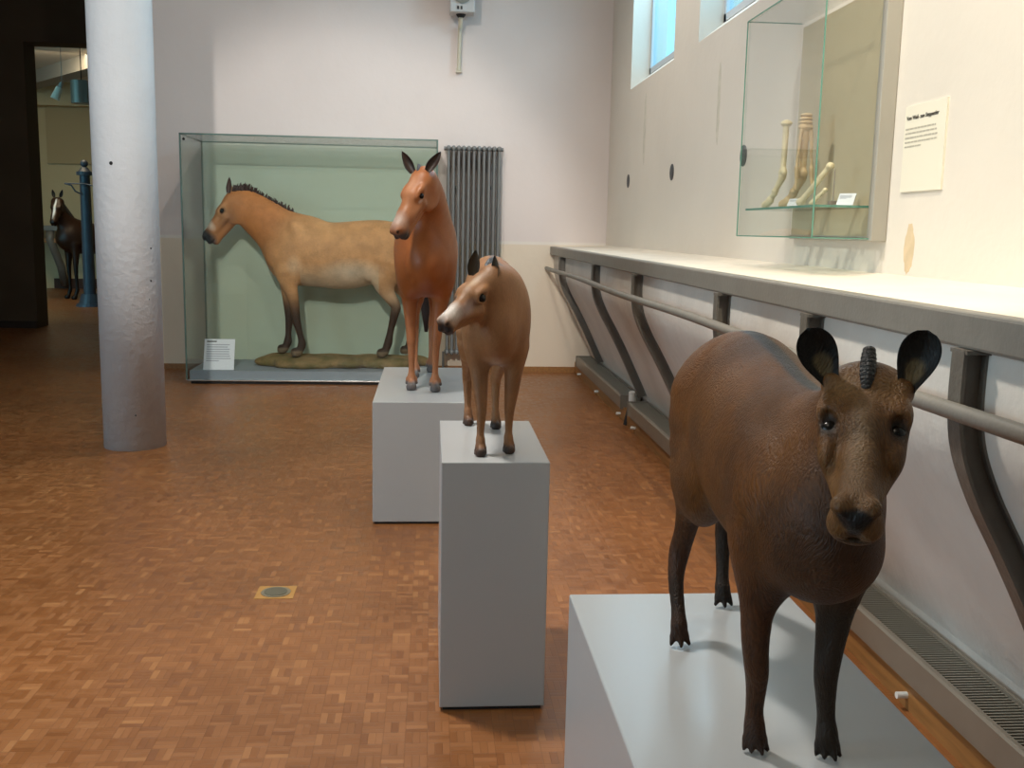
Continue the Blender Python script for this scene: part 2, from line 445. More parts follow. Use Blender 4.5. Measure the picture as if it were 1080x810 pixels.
# ---- little four-toed horse on the near pedestal
def near_animal():
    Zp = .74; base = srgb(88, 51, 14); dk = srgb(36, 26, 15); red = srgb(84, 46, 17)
    root = empty('prehistoric_horse', (.545, 1.6, Zp), 'small brown four-toed prehistoric horse model with round dark ears, on the nearest pedestal', 'animal model', 'horse ancestors on the pedestals')
    xc = .556
    P = chain([(xc+.012, 1.925, 1.15, .07), (xc+.014, 1.86, 1.185, .115), (xc+.014, 1.765, 1.187, .140), (xc+.008, 1.66, 1.165, .150), (xc+.002, 1.55, 1.137, .152),
               (xc-.002, 1.45, 1.122, .138), (xc-.006, 1.37, 1.112, .120), (xc-.008, 1.31, 1.105, .090)], base, .76, (1, 0, 0), .04)
    P += chain([(xc+.006, 1.45, 1.145, .095), (xc+.016, 1.37, 1.19, .082), (xc+.018, 1.30, 1.255, .068)], base, .62, (1, 0, 0), .05)
    P += [Ell((xc-.060, 1.40, 1.08), (.040, .08, .115), red, None, .04), Ell((xc+.050, 1.40, 1.08), (.042, .08, .115), red, None, .04)]
    P += [Ell((xc-.006, 1.305, 1.06), (.075, .05, .065), red, None, .03)]
    # fore legs
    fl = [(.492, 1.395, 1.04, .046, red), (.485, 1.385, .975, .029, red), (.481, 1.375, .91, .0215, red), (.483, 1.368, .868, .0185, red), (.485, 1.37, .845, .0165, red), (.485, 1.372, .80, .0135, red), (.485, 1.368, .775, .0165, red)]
    fr = [(.602, 1.385, 1.04, .048, dk), (.600, 1.375, .975, .032, dk), (.590, 1.363, .91, .0225, dk), (.583, 1.353, .868, .0185, dk), (.583, 1.352, .845, .0165, dk), (.586, 1.350, .80, .0135, dk), (.587, 1.345, .775, .0165, dk)]  # right fore leg darker than the left, shade put into its colour
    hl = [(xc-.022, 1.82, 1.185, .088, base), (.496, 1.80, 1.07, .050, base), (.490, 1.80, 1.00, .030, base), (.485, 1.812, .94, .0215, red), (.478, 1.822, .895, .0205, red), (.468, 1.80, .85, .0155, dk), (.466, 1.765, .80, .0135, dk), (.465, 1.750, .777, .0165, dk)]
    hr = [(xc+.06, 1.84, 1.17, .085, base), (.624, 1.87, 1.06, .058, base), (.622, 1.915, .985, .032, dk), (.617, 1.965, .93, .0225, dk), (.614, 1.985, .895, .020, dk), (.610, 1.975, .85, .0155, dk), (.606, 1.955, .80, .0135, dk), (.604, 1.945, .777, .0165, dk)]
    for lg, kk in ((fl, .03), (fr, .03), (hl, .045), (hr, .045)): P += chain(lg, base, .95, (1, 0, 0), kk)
    P += [Ell((.492, 1.73, 1.05), (.045, .07, .075), base, None, .04), Ell((.62, 1.75, 1.05), (.045, .07, .075), base, None, .04)]
    nail = srgb(16, 14, 13)
    def toes(x, y, angs, body):
        for a, ln in angs:
            dx, dy = math.sin(a), -math.cos(a)
            a0 = (x+dx*.004, y+dy*.004, Zp+.040); a1 = (x+dx*(.012+ln*.25), y+dy*(.010+ln*.25), Zp+.020); a2 = (x+dx*(.016+ln), y+dy*(.012+ln), Zp+.0065)
            P.append(Seg(a0, a1, .0105, .0086, body, 1, (1, 0, 0), .004)); P.append(Seg(a1, a2, .0084, .0040, nail, 1, (1, 0, 0), .002))
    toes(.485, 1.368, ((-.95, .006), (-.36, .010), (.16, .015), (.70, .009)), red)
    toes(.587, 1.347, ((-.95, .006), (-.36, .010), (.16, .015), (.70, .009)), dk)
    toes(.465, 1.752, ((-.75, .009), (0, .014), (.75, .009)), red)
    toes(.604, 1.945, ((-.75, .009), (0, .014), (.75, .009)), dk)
    P.append(Seg((xc+.012, 1.95, 1.16), (xc+.012, 2.0, 1.02), .018, .009, base, 1, (1, 0, 0), .02))   # short tail
    P.append(Seg((xc+.012, 2.0, 1.02), (xc+.012, 2.0, .93), .010, .006, dk, 1, (1, 0, 0), .02))
    H = Head((.571, 1.262, 1.346), (.467, 1.037, 1.212), roll=.0)
    hb = srgb(98, 66, 33)
    hp = head_prims(H, 'small', hb, dk, hb)
    for q in hp:
        if q.c is None: q.c = hb
    P += hp + eyelid(H, .43, .138, -.112, .045, n=(.25, .62, .72), tilt=-.25, a=1.1, b=.70, th=.27, off=.42)
    paint = [
        lambda X, Y, Z: (np.clip((1-np.abs(X-(xc+.016))/.020)*2, 0, 1)*(Y > 1.30)*(Z > 1.13)*.95, srgb(34, 37, 43)),
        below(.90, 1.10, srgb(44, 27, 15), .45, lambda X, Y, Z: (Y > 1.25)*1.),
        blob((xc, 1.25, 1.12), (.12, .12, .17), srgb(46, 27, 14), .6, .8),  # chest and underside darkened, shade painted into the coat
        blob((xc-.10, 1.62, 1.22), (.09, .16, .10), srgb(96, 60, 26), .8, .5),
        blob((.48, 1.93, 1.10), (.05, .08, .12), srgb(130, 96, 55), .7, .5),
        H.blob((.55, 0, -.06), (.42, .07, .12), srgb(146, 120, 92), .9, .55),
        H.blob((.22, .10, 0), (.14, .10, .12), srgb(128, 96, 62), .8, .5), H.blob((.22, -.10, 0), (.14, .10, .12), srgb(128, 96, 62), .8, .5),
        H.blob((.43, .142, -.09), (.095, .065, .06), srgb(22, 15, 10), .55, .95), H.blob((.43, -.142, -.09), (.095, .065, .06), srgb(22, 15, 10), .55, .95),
        H.blob((.985, 0, -.125), (.062, .11, .060), srgb(26, 23, 23), .30, 1.), H.blob((.93, 0, -.235), (.12, .10, .06), srgb(92, 72, 48), .7, .6),
        H.blob((1.0, 0, -.20), (.07, .04, .08), srgb(30, 26, 22), .5, 1.),
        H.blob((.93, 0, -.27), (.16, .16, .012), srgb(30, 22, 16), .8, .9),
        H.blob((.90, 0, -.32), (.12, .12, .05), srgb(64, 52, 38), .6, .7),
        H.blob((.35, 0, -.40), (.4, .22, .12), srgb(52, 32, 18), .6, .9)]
    toc = nrm((-.41, -.91, .15))
    ears = [ear((.515, 1.245, 1.312), (-.44, .05, .90), (-.30, -.93, .20), .078, .050, 'round', srgb(24, 20, 16), srgb(56, 38, 24), srgb(16, 13, 11), srgb(92, 76, 50), cup=.30),
            ear((.600, 1.212, 1.308), (.26, -.04, .95), (-.42, -.88, .20), .080, .050, 'round', srgb(24, 20, 16), srgb(56, 38, 24), srgb(16, 13, 11), srgb(92, 76, 50), cup=.30)]
    P += [Seg(H.p(.12, .10, -.10), (.600, 1.215, 1.308), .018, .010, srgb(80, 50, 28), 1, (1, 0, 0), .02),
          Seg(H.p(.12, -.10, -.10), (.516, 1.248, 1.314), .018, .010, srgb(80, 50, 28), 1, (1, 0, 0), .02)]
    cm = coat_mat('near_coat', .45, 1., (110, 110, 30), .5, .25)
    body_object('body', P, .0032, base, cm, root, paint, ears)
    add_eye(H, .43, .139, -.114, .042, root, EYE)
    # upright mane tuft between the ears, in overlapping clumps
    b = MB()
    for i in range(10):
        t = i/9; p = V(*H.p(.235, 0, -.01))*(1-t)+V(*H.p(.04, 0, .055))*t
        b.ball(p, .0062+.0032*math.sin(t*PI*.85), (1.15, 1, .85), 12)
        if i > 4: b.cyl(V(*H.p(.235-.195*t, 0, -.04)), p, .007, .008, n=10)
    b.build('mane', mat('dark_mane', srgb(17, 16, 16), .5, bump=.5, bscale=300), root, smooth=True)
near_animal()

# ---- fawn coloured foal-sized horse on the tall narrow pedestal
def foal_animal():
    Zp = .80; base = srgb(138, 96, 62); br = srgb(112, 66, 36); pale = srgb(186, 170, 158)
    root = empty('prehistoric_horse', (.20, 3.3, Zp), 'fawn three-toed prehistoric horse model looking aside, on the tall narrow pedestal', 'animal model', 'horse ancestors on the pedestals')
    xc = .205
    P = chain([(xc, 3.60, 1.22, .08), (xc, 3.53, 1.255, .13), (xc, 3.44, 1.265, .145), (xc, 3.34, 1.250, .152), (xc, 3.24, 1.235, .158),
               (xc, 3.16, 1.225, .150), (xc, 3.10, 1.20, .115)], base, .66, (1, 0, 0), .04)
    P += chain([(xc, 3.20, 1.27, .105), (xc, 3.14, 1.295, .085), (xc-.006, 3.09, 1.32, .070), (xc-.016, 3.065, 1.335, .058)], base, .85, (1, 0, 0), .05)
    P += [Ell((xc-.058, 3.15, 1.18), (.042, .07, .12), base, None, .04), Ell((xc+.058, 3.15, 1.18), (.042, .07, .12), base, None, .04)]
    fl = [(.150, 3.13, 1.13, .046), (.153, 3.12, 1.06, .032), (.157, 3.105, .99, .024), (.160, 3.093, .945, .0185), (.160, 3.09, .925, .0165), (.158, 3.085, .865, .0125), (.158, 3.08, .843, .0165), (.158, 3.065, .818, .013)]
    fr = [(.266, 3.14, 1.13, .046), (.262, 3.13, 1.06, .032), (.256, 3.125, .99, .024), (.251, 3.12, .945, .0185), (.250, 3.12, .925, .0165), (.249, 3.12, .865, .0125), (.249, 3.118, .843, .0165), (.250, 3.105, .818, .013)]
    hl = [(xc-.045, 3.50, 1.22, .085), (.142, 3.48, 1.11, .055), (.135, 3.53, 1.03, .028), (.134, 3.59, .975, .021), (.134, 3.595, .95, .018), (.136, 3.585, .87, .0135), (.137, 3.575, .843, .0165), (.138, 3.56, .82, .013)]
    hr = [(xc+.045, 3.48, 1.22, .085), (.256, 3.43, 1.11, .055), (.240, 3.47, 1.03, .028), (.232, 3.525, .975, .021), (.232, 3.53, .95, .018), (.232, 3.52, .87, .0135), (.233, 3.51, .843, .0165), (.233, 3.495, .82, .013)]
    hf = srgb(46, 40, 38)
    for lg in (fl, fr, hl, hr):
        P += chain(lg, base, .92, (1, 0, 0), .016); x, y = lg[-1][:2]
        P += hoof(x, y-.010, Zp, .0185, hf, h=.020)
        for g in (1, -1):                                   # small side toes
            P += [Seg((x+g*.011, y+.004, Zp+.030), (x+g*.016, y-.002, Zp+.006), .007, .0055, hf, 1, (1, 0, 0), .004)]
    H = Head((.163, 3.05, 1.374), (.021, 2.872, 1.252), roll=-.10)
    hp = head_prims(H, 'foal', base, br, pale)
    for q in hp:
        if q.c is None: q.c = base
    P += hp + eyelid(H, .38, .150, -.125, .058)
    paint = [
        blob((xc-.02, 3.09, 1.20), (.07, .09, .13), br, .8, .6), blob((xc+.075, 3.20, 1.18), (.06, .10, .11), br, .9, .5),
        blob((xc, 3.06, 1.08), (.06, .06, .05), srgb(190, 160, 128), .8, .6),
        lambda X, Y, Z: (np.clip(1-np.abs(X-xc)/.016, 0, 1)*(Y > 3.06)*(Z > 1.30)*.9, srgb(70, 78, 88)),
        below(Zp+.022, Zp+.030, hf, .9),
        lambda X, Y, Z: (np.clip((1.05-Z)/.08, 0, 1)*np.clip(1-np.abs(np.abs(X-xc)-.066)/.03, 0, 1)*.35, srgb(104, 62, 36)),
        H.blob((.80, 0, -.10), (.20, .16, .16), srgb(212, 204, 198), .6, .85), H.blob((.26, 0, -.02), (.18, .07, .08), srgb(196, 176, 150), 1., .6),
        H.blob((.60, .10, -.13), (.20, .08, .10), srgb(156, 138, 138), .8, .7), H.blob((.60, -.10, -.13), (.20, .08, .10), srgb(156, 138, 138), .8, .7),
        H.blob((.965, 0, -.24), (.115, .16, .15), srgb(44, 38, 38), .35, 1.), H.blob((.965, .078, -.125), (.04, .035, .03), srgb(24, 20, 20), .6, 1.), H.blob((.965, -.078, -.125), (.04, .035, .03), srgb(24, 20, 20), .6, 1.),
        H.blob((.36, .17, -.125), (.09, .05, .06), srgb(60, 42, 30), .7, .8), H.blob((.36, -.17, -.125), (.09, .05, .06), srgb(60, 42, 30), .7, .8),
        H.blob((.36, .0, -.30), (.30, .18, .12), srgb(150, 104, 66), .8, .5),
        H.blob((.06, -.16, -.24), (.04, .06, .20), srgb(214, 190, 160), .8, .5)]
    ek = dict(cup=.55, th=.09)
    ears = [ear(H.p(.05, .170, -.13), (-.10, .10, 1), (-.75, -.6, .1), .088, .036, 'pointed', srgb(74, 62, 48), srgb(128, 92, 62), srgb(24, 20, 18), **ek),
            ear(H.p(.05, -.155, -.06), (.10, .0, 1), (-.15, -.98, .1), .078, .038, 'pointed', srgb(74, 62, 48), srgb(120, 86, 56), srgb(24, 20, 18), **ek)]
    body_object('body', P, .0042, base, coat_mat('foal_coat', .5, .35, vary=.16), root, paint, ears)
    add_eye(H, .38, .150, -.125, .058, root, EYE)
    b = MB()
    for i in range(14):
        t = i/13; p = V(*H.p(-.02, .0, -.05))*(1-t)+V(xc-.004, 3.20, 1.375)*t
        b.cyl(p-V(0, 0, .01), p+V(0, .008, .030+.010*math.sin(t*PI)), .013, .006, n=8)
    b.build('mane', mat('slate_mane', srgb(66, 74, 84), .5, bump=.4, bscale=300), root, smooth=True)
    b = MB().tube([(xc, 3.60, 1.27), (xc, 3.66, 1.22), (xc, 3.68, 1.1), (xc, 3.68, .98)], [.016, .018, .020, .006])
    b.build('tail', mat('foal_tail', srgb(90, 66, 46), .6, bump=.5, bscale=200), root, smooth=True)
foal_animal()

# ---- chestnut horse on the far pedestal
def chestnut_animal():
    Zp = .632; base = srgb(148, 84, 42); pale = srgb(196, 158, 132)
    root = empty('prehistoric_horse', (-.03, 5.7, Zp), 'chestnut prehistoric horse model standing upright with a grey muzzle, on the farthest pedestal', 'animal model', 'horse ancestors on the pedestals')
    xc = -.028
    P = chain([(xc, 6.20, 1.34, .10), (xc, 6.10, 1.36, .17), (xc, 5.95, 1.37, .20), (xc, 5.78, 1.345, .21), (xc, 5.60, 1.335, .215),
               (xc, 5.45, 1.345, .215), (xc, 5.34, 1.34, .195), (xc, 5.26, 1.32, .14)], base, .74, (1, 0, 0), .06)
    P += chain([(xc, 5.45, 1.42, .185), (xc+.008, 5.36, 1.53, .148), (xc+.006, 5.27, 1.64, .115), (xc-.002, 5.20, 1.700, .092), (xc-.006, 5.17, 1.725, .08)], base, .82, (1, 0, 0), .07)
    P += [Ell((xc-.085, 5.38, 1.27), (.065, .12, .15), base, None, .05), Ell((xc+.085, 5.38, 1.27), (.065, .12, .15), base, None, .05)]
    fl = [(-.118, 5.42, 1.22, .070), (-.112, 5.42, 1.12, .048), (-.106, 5.41, .99, .033), (-.103, 5.405, .90, .028), (-.102, 5.405, .865, .0235), (-.101, 5.41, .74, .0175), (-.101, 5.41, .70, .024), (-.101, 5.392, .665, .019)]
    fr = [(.060, 5.37, 1.22, .070), (.052, 5.37, 1.12, .048), (.038, 5.36, .99, .033), (.030, 5.355, .90, .028), (.028, 5.355, .865, .0235), (.026, 5.36, .74, .0175), (.026, 5.36, .70, .024), (.027, 5.342, .665, .019)]
    hl = [(xc-.06, 6.05, 1.30, .13), (-.10, 5.95, 1.13, .08), (-.10, 5.90, 1.02, .042), (-.096, 5.945, .93, .030), (-.095, 5.945, .89, .027), (-.093, 5.88, .74, .020), (-.092, 5.865, .70, .025), (-.092, 5.84, .665, .020)]
    hr = [(xc+.06, 6.08, 1.30, .13), (.045, 6.06, 1.13, .08), (.030, 6.06, 1.02, .042), (.014, 6.13, .93, .030), (.012, 6.13, .89, .027), (.008, 6.11, .74, .020), (.006, 6.10, .70, .025), (.005, 6.085, .665, .020)]
    hf = srgb(96, 92, 92)
    for lg in (fl, fr, hl, hr):
        P += chain(lg, base, .92, (1, 0, 0), .02); x, y = lg[-1][:2]
        P += hoof(x, y-.014, Zp, .030, hf, h=.036)
        for g in (1, -1): P += [Seg((x+g*.020, y+.022, Zp+.060), (x+g*.027, y+.016, Zp+.034), .011, .009, hf, 1, (1, 0, 0), .006)]
    H = Head((-.060, 5.125, 1.790), (-.214, 4.970, 1.492), roll=-.03)
    hp = head_prims(H, 'long', base, base, pale)
    hb = srgb(160, 104, 68)
    for q in hp:
        if q.c is None: q.c = hb
    P += hp + eyelid(H, .37, .152, -.122, .037)
    paint = [
        blob((xc, 5.30, 1.28), (.13, .14, .15), srgb(126, 60, 26), .8, .6), blob((xc-.03, 5.2, 1.62), (.05, .08, .14), srgb(188, 118, 74), .9, .6),
        below(.85, 1.15, srgb(176, 122, 88), .6), below(Zp+.040, Zp+.052, hf, .95),
        lambda X, Y, Z: (np.clip(1-np.abs(X-xc-.01)/.02, 0, 1)*(Z > 1.5)*(Y > 5.2)*.9, srgb(60, 60, 66)),
        H.blob((.80, 0, -.10), (.17, .16, .17), srgb(178, 160, 150), .7, .75), H.blob((.25, 0, -.02), (.2, .10, .10), srgb(190, 148, 122), .9, .6),
        H.blob((.97, 0, -.28), (.19, .2, .17), srgb(62, 58, 58), .4, 1.), H.blob((.965, .075, -.125), (.04, .03, .035), srgb(30, 26, 28), .6, 1.), H.blob((.965, -.075, -.125), (.04, .03, .035), srgb(30, 26, 28), .6, 1.),
        H.blob((.42, .15, -.15), (.06, .04, .03), srgb(214, 196, 186), .8, .7), H.blob((.42, -.15, -.15), (.06, .04, .03), srgb(214, 196, 186), .8, .7)]
    ek = dict(cup=.55, th=.09)
    ears = [ear(H.p(.02, .13, -.05), (.62, .05, 1), (-.30, -.9, .1), .118, .052, 'pointed', srgb(50, 36, 30), srgb(150, 92, 60), srgb(30, 24, 24), **ek),
            ear(H.p(.02, -.13, -.05), (-.62, .0, 1), (-.50, -.85, .1), .118, .052, 'pointed', srgb(50, 36, 30), srgb(150, 92, 60), srgb(30, 24, 24), **ek)]
    body_object('body', P, .0055, base, coat_mat('chestnut_coat', .42, .25, vary=.12), root, paint, ears)
    add_eye(H, .37, .153, -.120, .039, root, EYE)
    b = MB()
    for i in range(20):
        t = i/19; p = V(*H.p(.06, 0, -.01))*(1-t)+V(xc+.01, 5.40, 1.66)*t+V(0, .03*math.sin(t*PI), .03*math.sin(t*PI))
        b.cyl(p-V(0, .0, .02), p+V(0, .018, .042), .014, .004, n=8)
    b.build('mane', mat('grey_mane', srgb(58, 58, 64), .5, bump=.4, bscale=200), root, smooth=True)
    b = MB().tube([(xc, 6.22, 1.42), (xc, 6.30, 1.36), (xc, 6.33, 1.2), (xc, 6.33, 1.0), (xc, 6.32, .85)], [.025, .035, .04, .035, .01])
    b.build('tail', mat('chestnut_tail', srgb(40, 26, 20), .6, bump=.5, bscale=200), root, smooth=True)
chestnut_animal()

# ---- wild horse in the large glass case, seen from its left side
def wild_horse():
    Zr = .235; base = srgb(196, 146, 98); belly = srgb(200, 184, 156); dk = srgb(52, 40, 32); nk = srgb(180, 118, 68)
    Y0 = 10.0
    root = empty('wild_horse', (-.85, Y0, Zr), 'dun wild horse with dark upright mane, seen from the side inside the big glass case', 'stuffed horse')
    S = (0, 1, 0)
    P = chain([(-1.43, Y0, 1.11, .13, nk), (-1.36, Y0, 1.17, .22), (-1.24, Y0, 1.24, .32), (-1.05, Y0, 1.215, .315), (-.85, Y0, 1.21, .325), (-.66, Y0, 1.24, .315),
               (-.48, Y0, 1.275, .285), (-.32, Y0, 1.28, .24), (-.22, Y0, 1.26, .16)], base, .76, S, .10)
    P += chain([(-1.27, Y0, 1.28, .27, base), (-1.45, Y0, 1.41, .235, nk), (-1.62, Y0, 1.545, .200, nk), (-1.76, Y0, 1.645, .170, nk), (-1.86, Y0, 1.685, .13, nk)], nk, .62, S, .10)
    for g, (leg1) in ((-1, 0), (1, 1)):
        P.append(Ell((-1.36, Y0+g*.15, 1.13), (.14, .08, .22), base, None, .07))
        P.append(Ell((-.42, Y0+g*.13, 1.20), (.20, .10, .27), base, None, .08))
        P.append(Ell((-1.22, Y0+g*.17, 1.30), (.07, .06, .24), base, [(1, 0, .45), (0, 1, 0), (-.45, 0, 1)], .05))
        P.append(Ell((-1.50, Y0+g*.13, 1.22), (.08, .05, .12), nk, None, .05))
        P.append(Ell((-.60, Y0+g*.17, 1.08), (.05, .05, .10), base, None, .05))
    # fore legs: near (towards the room) steps back at the fetlock, far one upright
    fn = [(-1.38, Y0-.15, 1.05, .11, base), (-1.36, Y0-.14, .93, .075, base), (-1.325, Y0-.13, .78, .052, srgb(130, 98, 70)), (-1.305, Y0-.13, .62, .042, dk), (-1.298, Y0-.13, .57, .040, dk), (-1.262, Y0-.13, .43, .029, dk), (-1.248, Y0-.13, .35, .040, dk), (-1.275, Y0-.13, .29, .033, dk)]
    ff = [(-1.42, Y0+.15, 1.05, .11, base), (-1.42, Y0+.14, .93, .075, base), (-1.415, Y0+.13, .78, .052, srgb(120, 90, 64)), (-1.405, Y0+.13, .62, .042, dk), (-1.403, Y0+.13, .57, .040, dk), (-1.415, Y0+.13, .43, .029, dk), (-1.42, Y0+.13, .35, .040, dk), (-1.445, Y0+.13, .29, .033, dk)]
    hn = [(-.42, Y0-.12, 1.15, .17, base), (-.46, Y0-.13, 1.00, .12, base), (-.42, Y0-.13, .86, .070, srgb(190, 160, 128)), (-.345, Y0-.13, .745, .050, srgb(120, 98, 78)), (-.345, Y0-.13, .69, .045, dk), (-.39, Y0-.13, .50, .032, dk), (-.415, Y0-.13, .37, .041, dk), (-.445, Y0-.13, .29, .034, dk)]
    hfr = [(-.32, Y0+.12, 1.15, .17, base), (-.32, Y0+.13, 1.00, .12, base), (-.26, Y0+.13, .86, .070, srgb(190, 160, 128)), (-.15, Y0+.13, .745, .050, dk), (-.15, Y0+.13, .69, .045, dk), (-.18, Y0+.13, .50, .032, dk), (-.20, Y0+.13, .37, .041, dk), (-.225, Y0+.13, .29, .034, dk)]
    for lg in (fn, ff, hn, hfr):
        P += chain(lg, base, .88, S, .03); x, y = lg[-1][:2]
        P += hoof(x-.015, y, Zr, .055, srgb(84, 74, 62), fx=-1, fy=0, h=.05, k=.01)
    H = Head((-1.925, Y0, 1.81), (-2.255, Y0, 1.385), roll=0)
    hp = head_prims(H, 'stocky', nk, dk, belly)
    for q in hp:
        if q.c is None: q.c = srgb(160, 108, 66)
    P += hp + eyelid(H, .36, .15, -.125, .036)
    paint = [
        below(.60, .80, dk, .92), below(Zr+.045, Zr+.06, srgb(112, 98, 78), .9),
        below(.92, 1.15, belly, .75, lambda X, Y, Z: ((X > -1.25) & (X < -.5) & (Z > .85))*1.),
        blob((-.75, Y0-.22, 1.06), (.34, .16, .15), srgb(210, 198, 176), 1., .7), blob((-1.55, Y0, 1.5), (.28, .3, .28), srgb(178, 112, 60), 1., .5), blob((-1.30, Y0-.2, 1.12), (.09, .12, .12), srgb(214, 188, 156), .8, .6),
        blob((-1.1, Y0, 1.45), (.5, .4, .14), srgb(204, 156, 106), .8, .4),
        H.blob((.70, 0, -.12), (.11, .17, .18), srgb(224, 210, 190), .5, .9),
        H.blob((.98, 0, -.18), (.25, .22, .24), srgb(46, 44, 46), .3, 1.),
        H.blob((.40, .12, -.26), (.26, .12, .18), srgb(120, 84, 58), .8, .6), H.blob((.40, -.12, -.26), (.26, .12, .18), srgb(120, 84, 58), .8, .6),
        H.blob((.55, 0, -.08), (.2, .10, .08), srgb(172, 100, 48), .8, .7),
        H.blob((.36, .165, -.125), (.09, .06, .06), srgb(52, 38, 30), .6, .9), H.blob((.36, -.165, -.125), (.09, .06, .06), srgb(52, 38, 30), .6, .9)]
    ek = dict(cup=.5, th=.09)
    ears = [ear(H.p(.03, .13, -.03), (.04, -.1, 1), (-.5, -.85, .0), .15, .06, 'pointed', srgb(70, 50, 44), srgb(96, 70, 60), srgb(40, 30, 30), **ek),
            ear(H.p(.03, -.13, -.03), (-.30, .1, 1), (-.8, .6, .0), .13, .055, 'pointed', srgb(90, 66, 56), srgb(176, 130, 92), srgb(50, 36, 30), **ek)]
    body_object('body', P, .0075, base, coat_mat('dun_coat', .62, .4, (40, 40, 40), .22), root, paint, ears, soft=.03)
    add_eye(H, .36, .150, -.118, .040, root, EYE)
    b = MB(); top = [(-1.90, 1.83), (-1.80, 1.81), (-1.70, 1.77), (-1.60, 1.705), (-1.50, 1.65), (-1.40, 1.605), (-1.24, 1.56)]
    for i in range(230):
        t = i/229*(len(top)-1); k = min(int(t), len(top)-2); f = t-k
        x = top[k][0]*(1-f)+top[k+1][0]*f; z = top[k][1]*(1-f)+top[k+1][1]*f
        hgt = (.085 if i > 20 else .06)*random.uniform(.7, 1.15)*(1 if i < 190 else max(.35, (230-i)/40))
        y = Y0+random.uniform(-.018, .018)
        b.cyl((x, y, z-.05), (x+random.uniform(.0, .045), y*1.+random.uniform(-.01, .01), z+hgt-.015), .021, .003, n=6)
    b.build('mane', mat('brown_mane', srgb(52, 32, 28), .7, bump=.4, bscale=120), root, smooth=True)
    b = MB()
    for i in range(60):
        a = random.uniform(0, 2*PI); r = random.uniform(0, .035); dx, dy = r*math.cos(a), r*math.sin(a)
        b.tube([(-.13, Y0+dy*.4, 1.36+dx*.3), (-.06+dx*.6, Y0+dy, 1.24), (-.03+dx*1.2, Y0+dy*1.4, 1.0), (-.04+dx*1.6, Y0+dy*1.8, .72+random.uniform(-.1, .1))], [.012, .012, .009, .002], n=6)
    b.build('tail', mat('dark_tail', srgb(34, 26, 24), .7, bump=.4, bscale=120), root, smooth=True)
wild_horse()

# ---- bay horse with a white blaze in the far room
def bay_horse():
    base = srgb(46, 28, 18); dk = srgb(18, 13, 11)
    O = V(-6.92, 19.95, 0); th = math.radians(36); c, s = math.cos(th), math.sin(th)
    def W(x, y, z): return (O[0]+x*c+y*s, O[1]-x*s+y*c, z)
    root = empty('bay_horse', tuple(O), 'dark bay horse with a white blaze, standing in the room beyond the doorway', 'stuffed horse')
    side = (c, -s, 0)
    def ch(pts, sx, k=.08): return chain([(*W(*p[:3]), p[3], *(p[4:])) for p in pts], base, sx, side, k)
    P = ch([(0, -.02, 1.15, .19), (0, .12, 1.18, .29), (0, .35, 1.17, .31), (0, .65, 1.15, .29), (0, .95, 1.18, .28), (0, 1.18, 1.20, .26), (0, 1.36, 1.18, .17)], .86)
    P += ch([(0, .15, 1.32, .22), (0, -.02, 1.46, .17), (0, -.13, 1.62, .13), (0, -.18, 1.76, .10), (0, -.20, 1.83, .09)], .68)
    for x in (-.15, .15):
        yo = .03 if x < 0 else -.03
        P += ch([(x, .10+yo, 1.05, .11), (x, .10+yo, .88, .075), (x, .09+yo, .60, .045, dk), (x, .09+yo, .54, .042, dk), (x, .10+yo, .25, .03, dk), (x, .10+yo, .18, .04, dk), (x, .06+yo, .08, .035, dk)], .9, .03)
        P += ch([(x, 1.22+yo, 1.12, .18), (x, 1.16+yo, .90, .12), (x, 1.26+yo, .68, .06, dk), (x, 1.38+yo, .56, .048, dk), (x, 1.32+yo, .26, .034, dk), (x, 1.30+yo, .18, .042, dk), (x, 1.25+yo, .08, .035, dk)], .9, .03)
        for y in (.04+yo, 1.23+yo):
            a = W(x, y, 0); P += hoof(a[0], a[1], 0., .055, dk, fx=-s, fy=-c, h=.06, k=.01)
    pl = W(.06, -.20, 1.93)
    H = Head((pl[0], pl[1], 1.935), (pl[0]-.02, pl[1]-.34, 1.47))
    hp = head_prims(H, 'long', base, dk, base)
    P += hp
    paint = [H.blob((.50, 0, 0), (.46, .045, .12), srgb(235, 232, 228), .3, 1.), H.blob((.97, 0, -.18), (.12, .14, .12), dk, .4, 1.)]
    ek = dict(cup=.5, th=.09)
    ears = [ear(H.p(.0, .10, -.04), (.25, 0, 1), (0, -1, .1), .15, .065, 'pointed', dk, base, dk, **ek), ear(H.p(.0, -.10, -.04), (-.25, 0, 1), (0, -1, .1), .15, .065, 'pointed', dk, base, dk, **ek)]
    body_object('body', P, .014, base, coat_mat('bay_coat', .4, .1, (40, 40, 40), .1), root, paint, ears, soft=.03)
    add_eye(H, .36, .135, -.125, .034, root, EYE)
    b = MB()
    for i in range(30):
        t = i/29; p = V(*W(.03, -.16+.30*t, 1.92-.38*t))
        b.cyl(p, p+V(.05, .02, -.16-.05*math.sin(t*PI)), .03, .008, n=6)
    b.build('mane', mat('black_mane', srgb(18, 14, 12), .6), root, smooth=True)
    b = MB().tube([W(0, 1.40, 1.38), W(0, 1.52, 1.28), W(0, 1.56, 1.0), W(0, 1.54, .55)], [.04, .06, .08, .02]); b.build('tail', mat('black_tail', srgb(18, 14, 12), .6), root, smooth=True)
bay_horse()
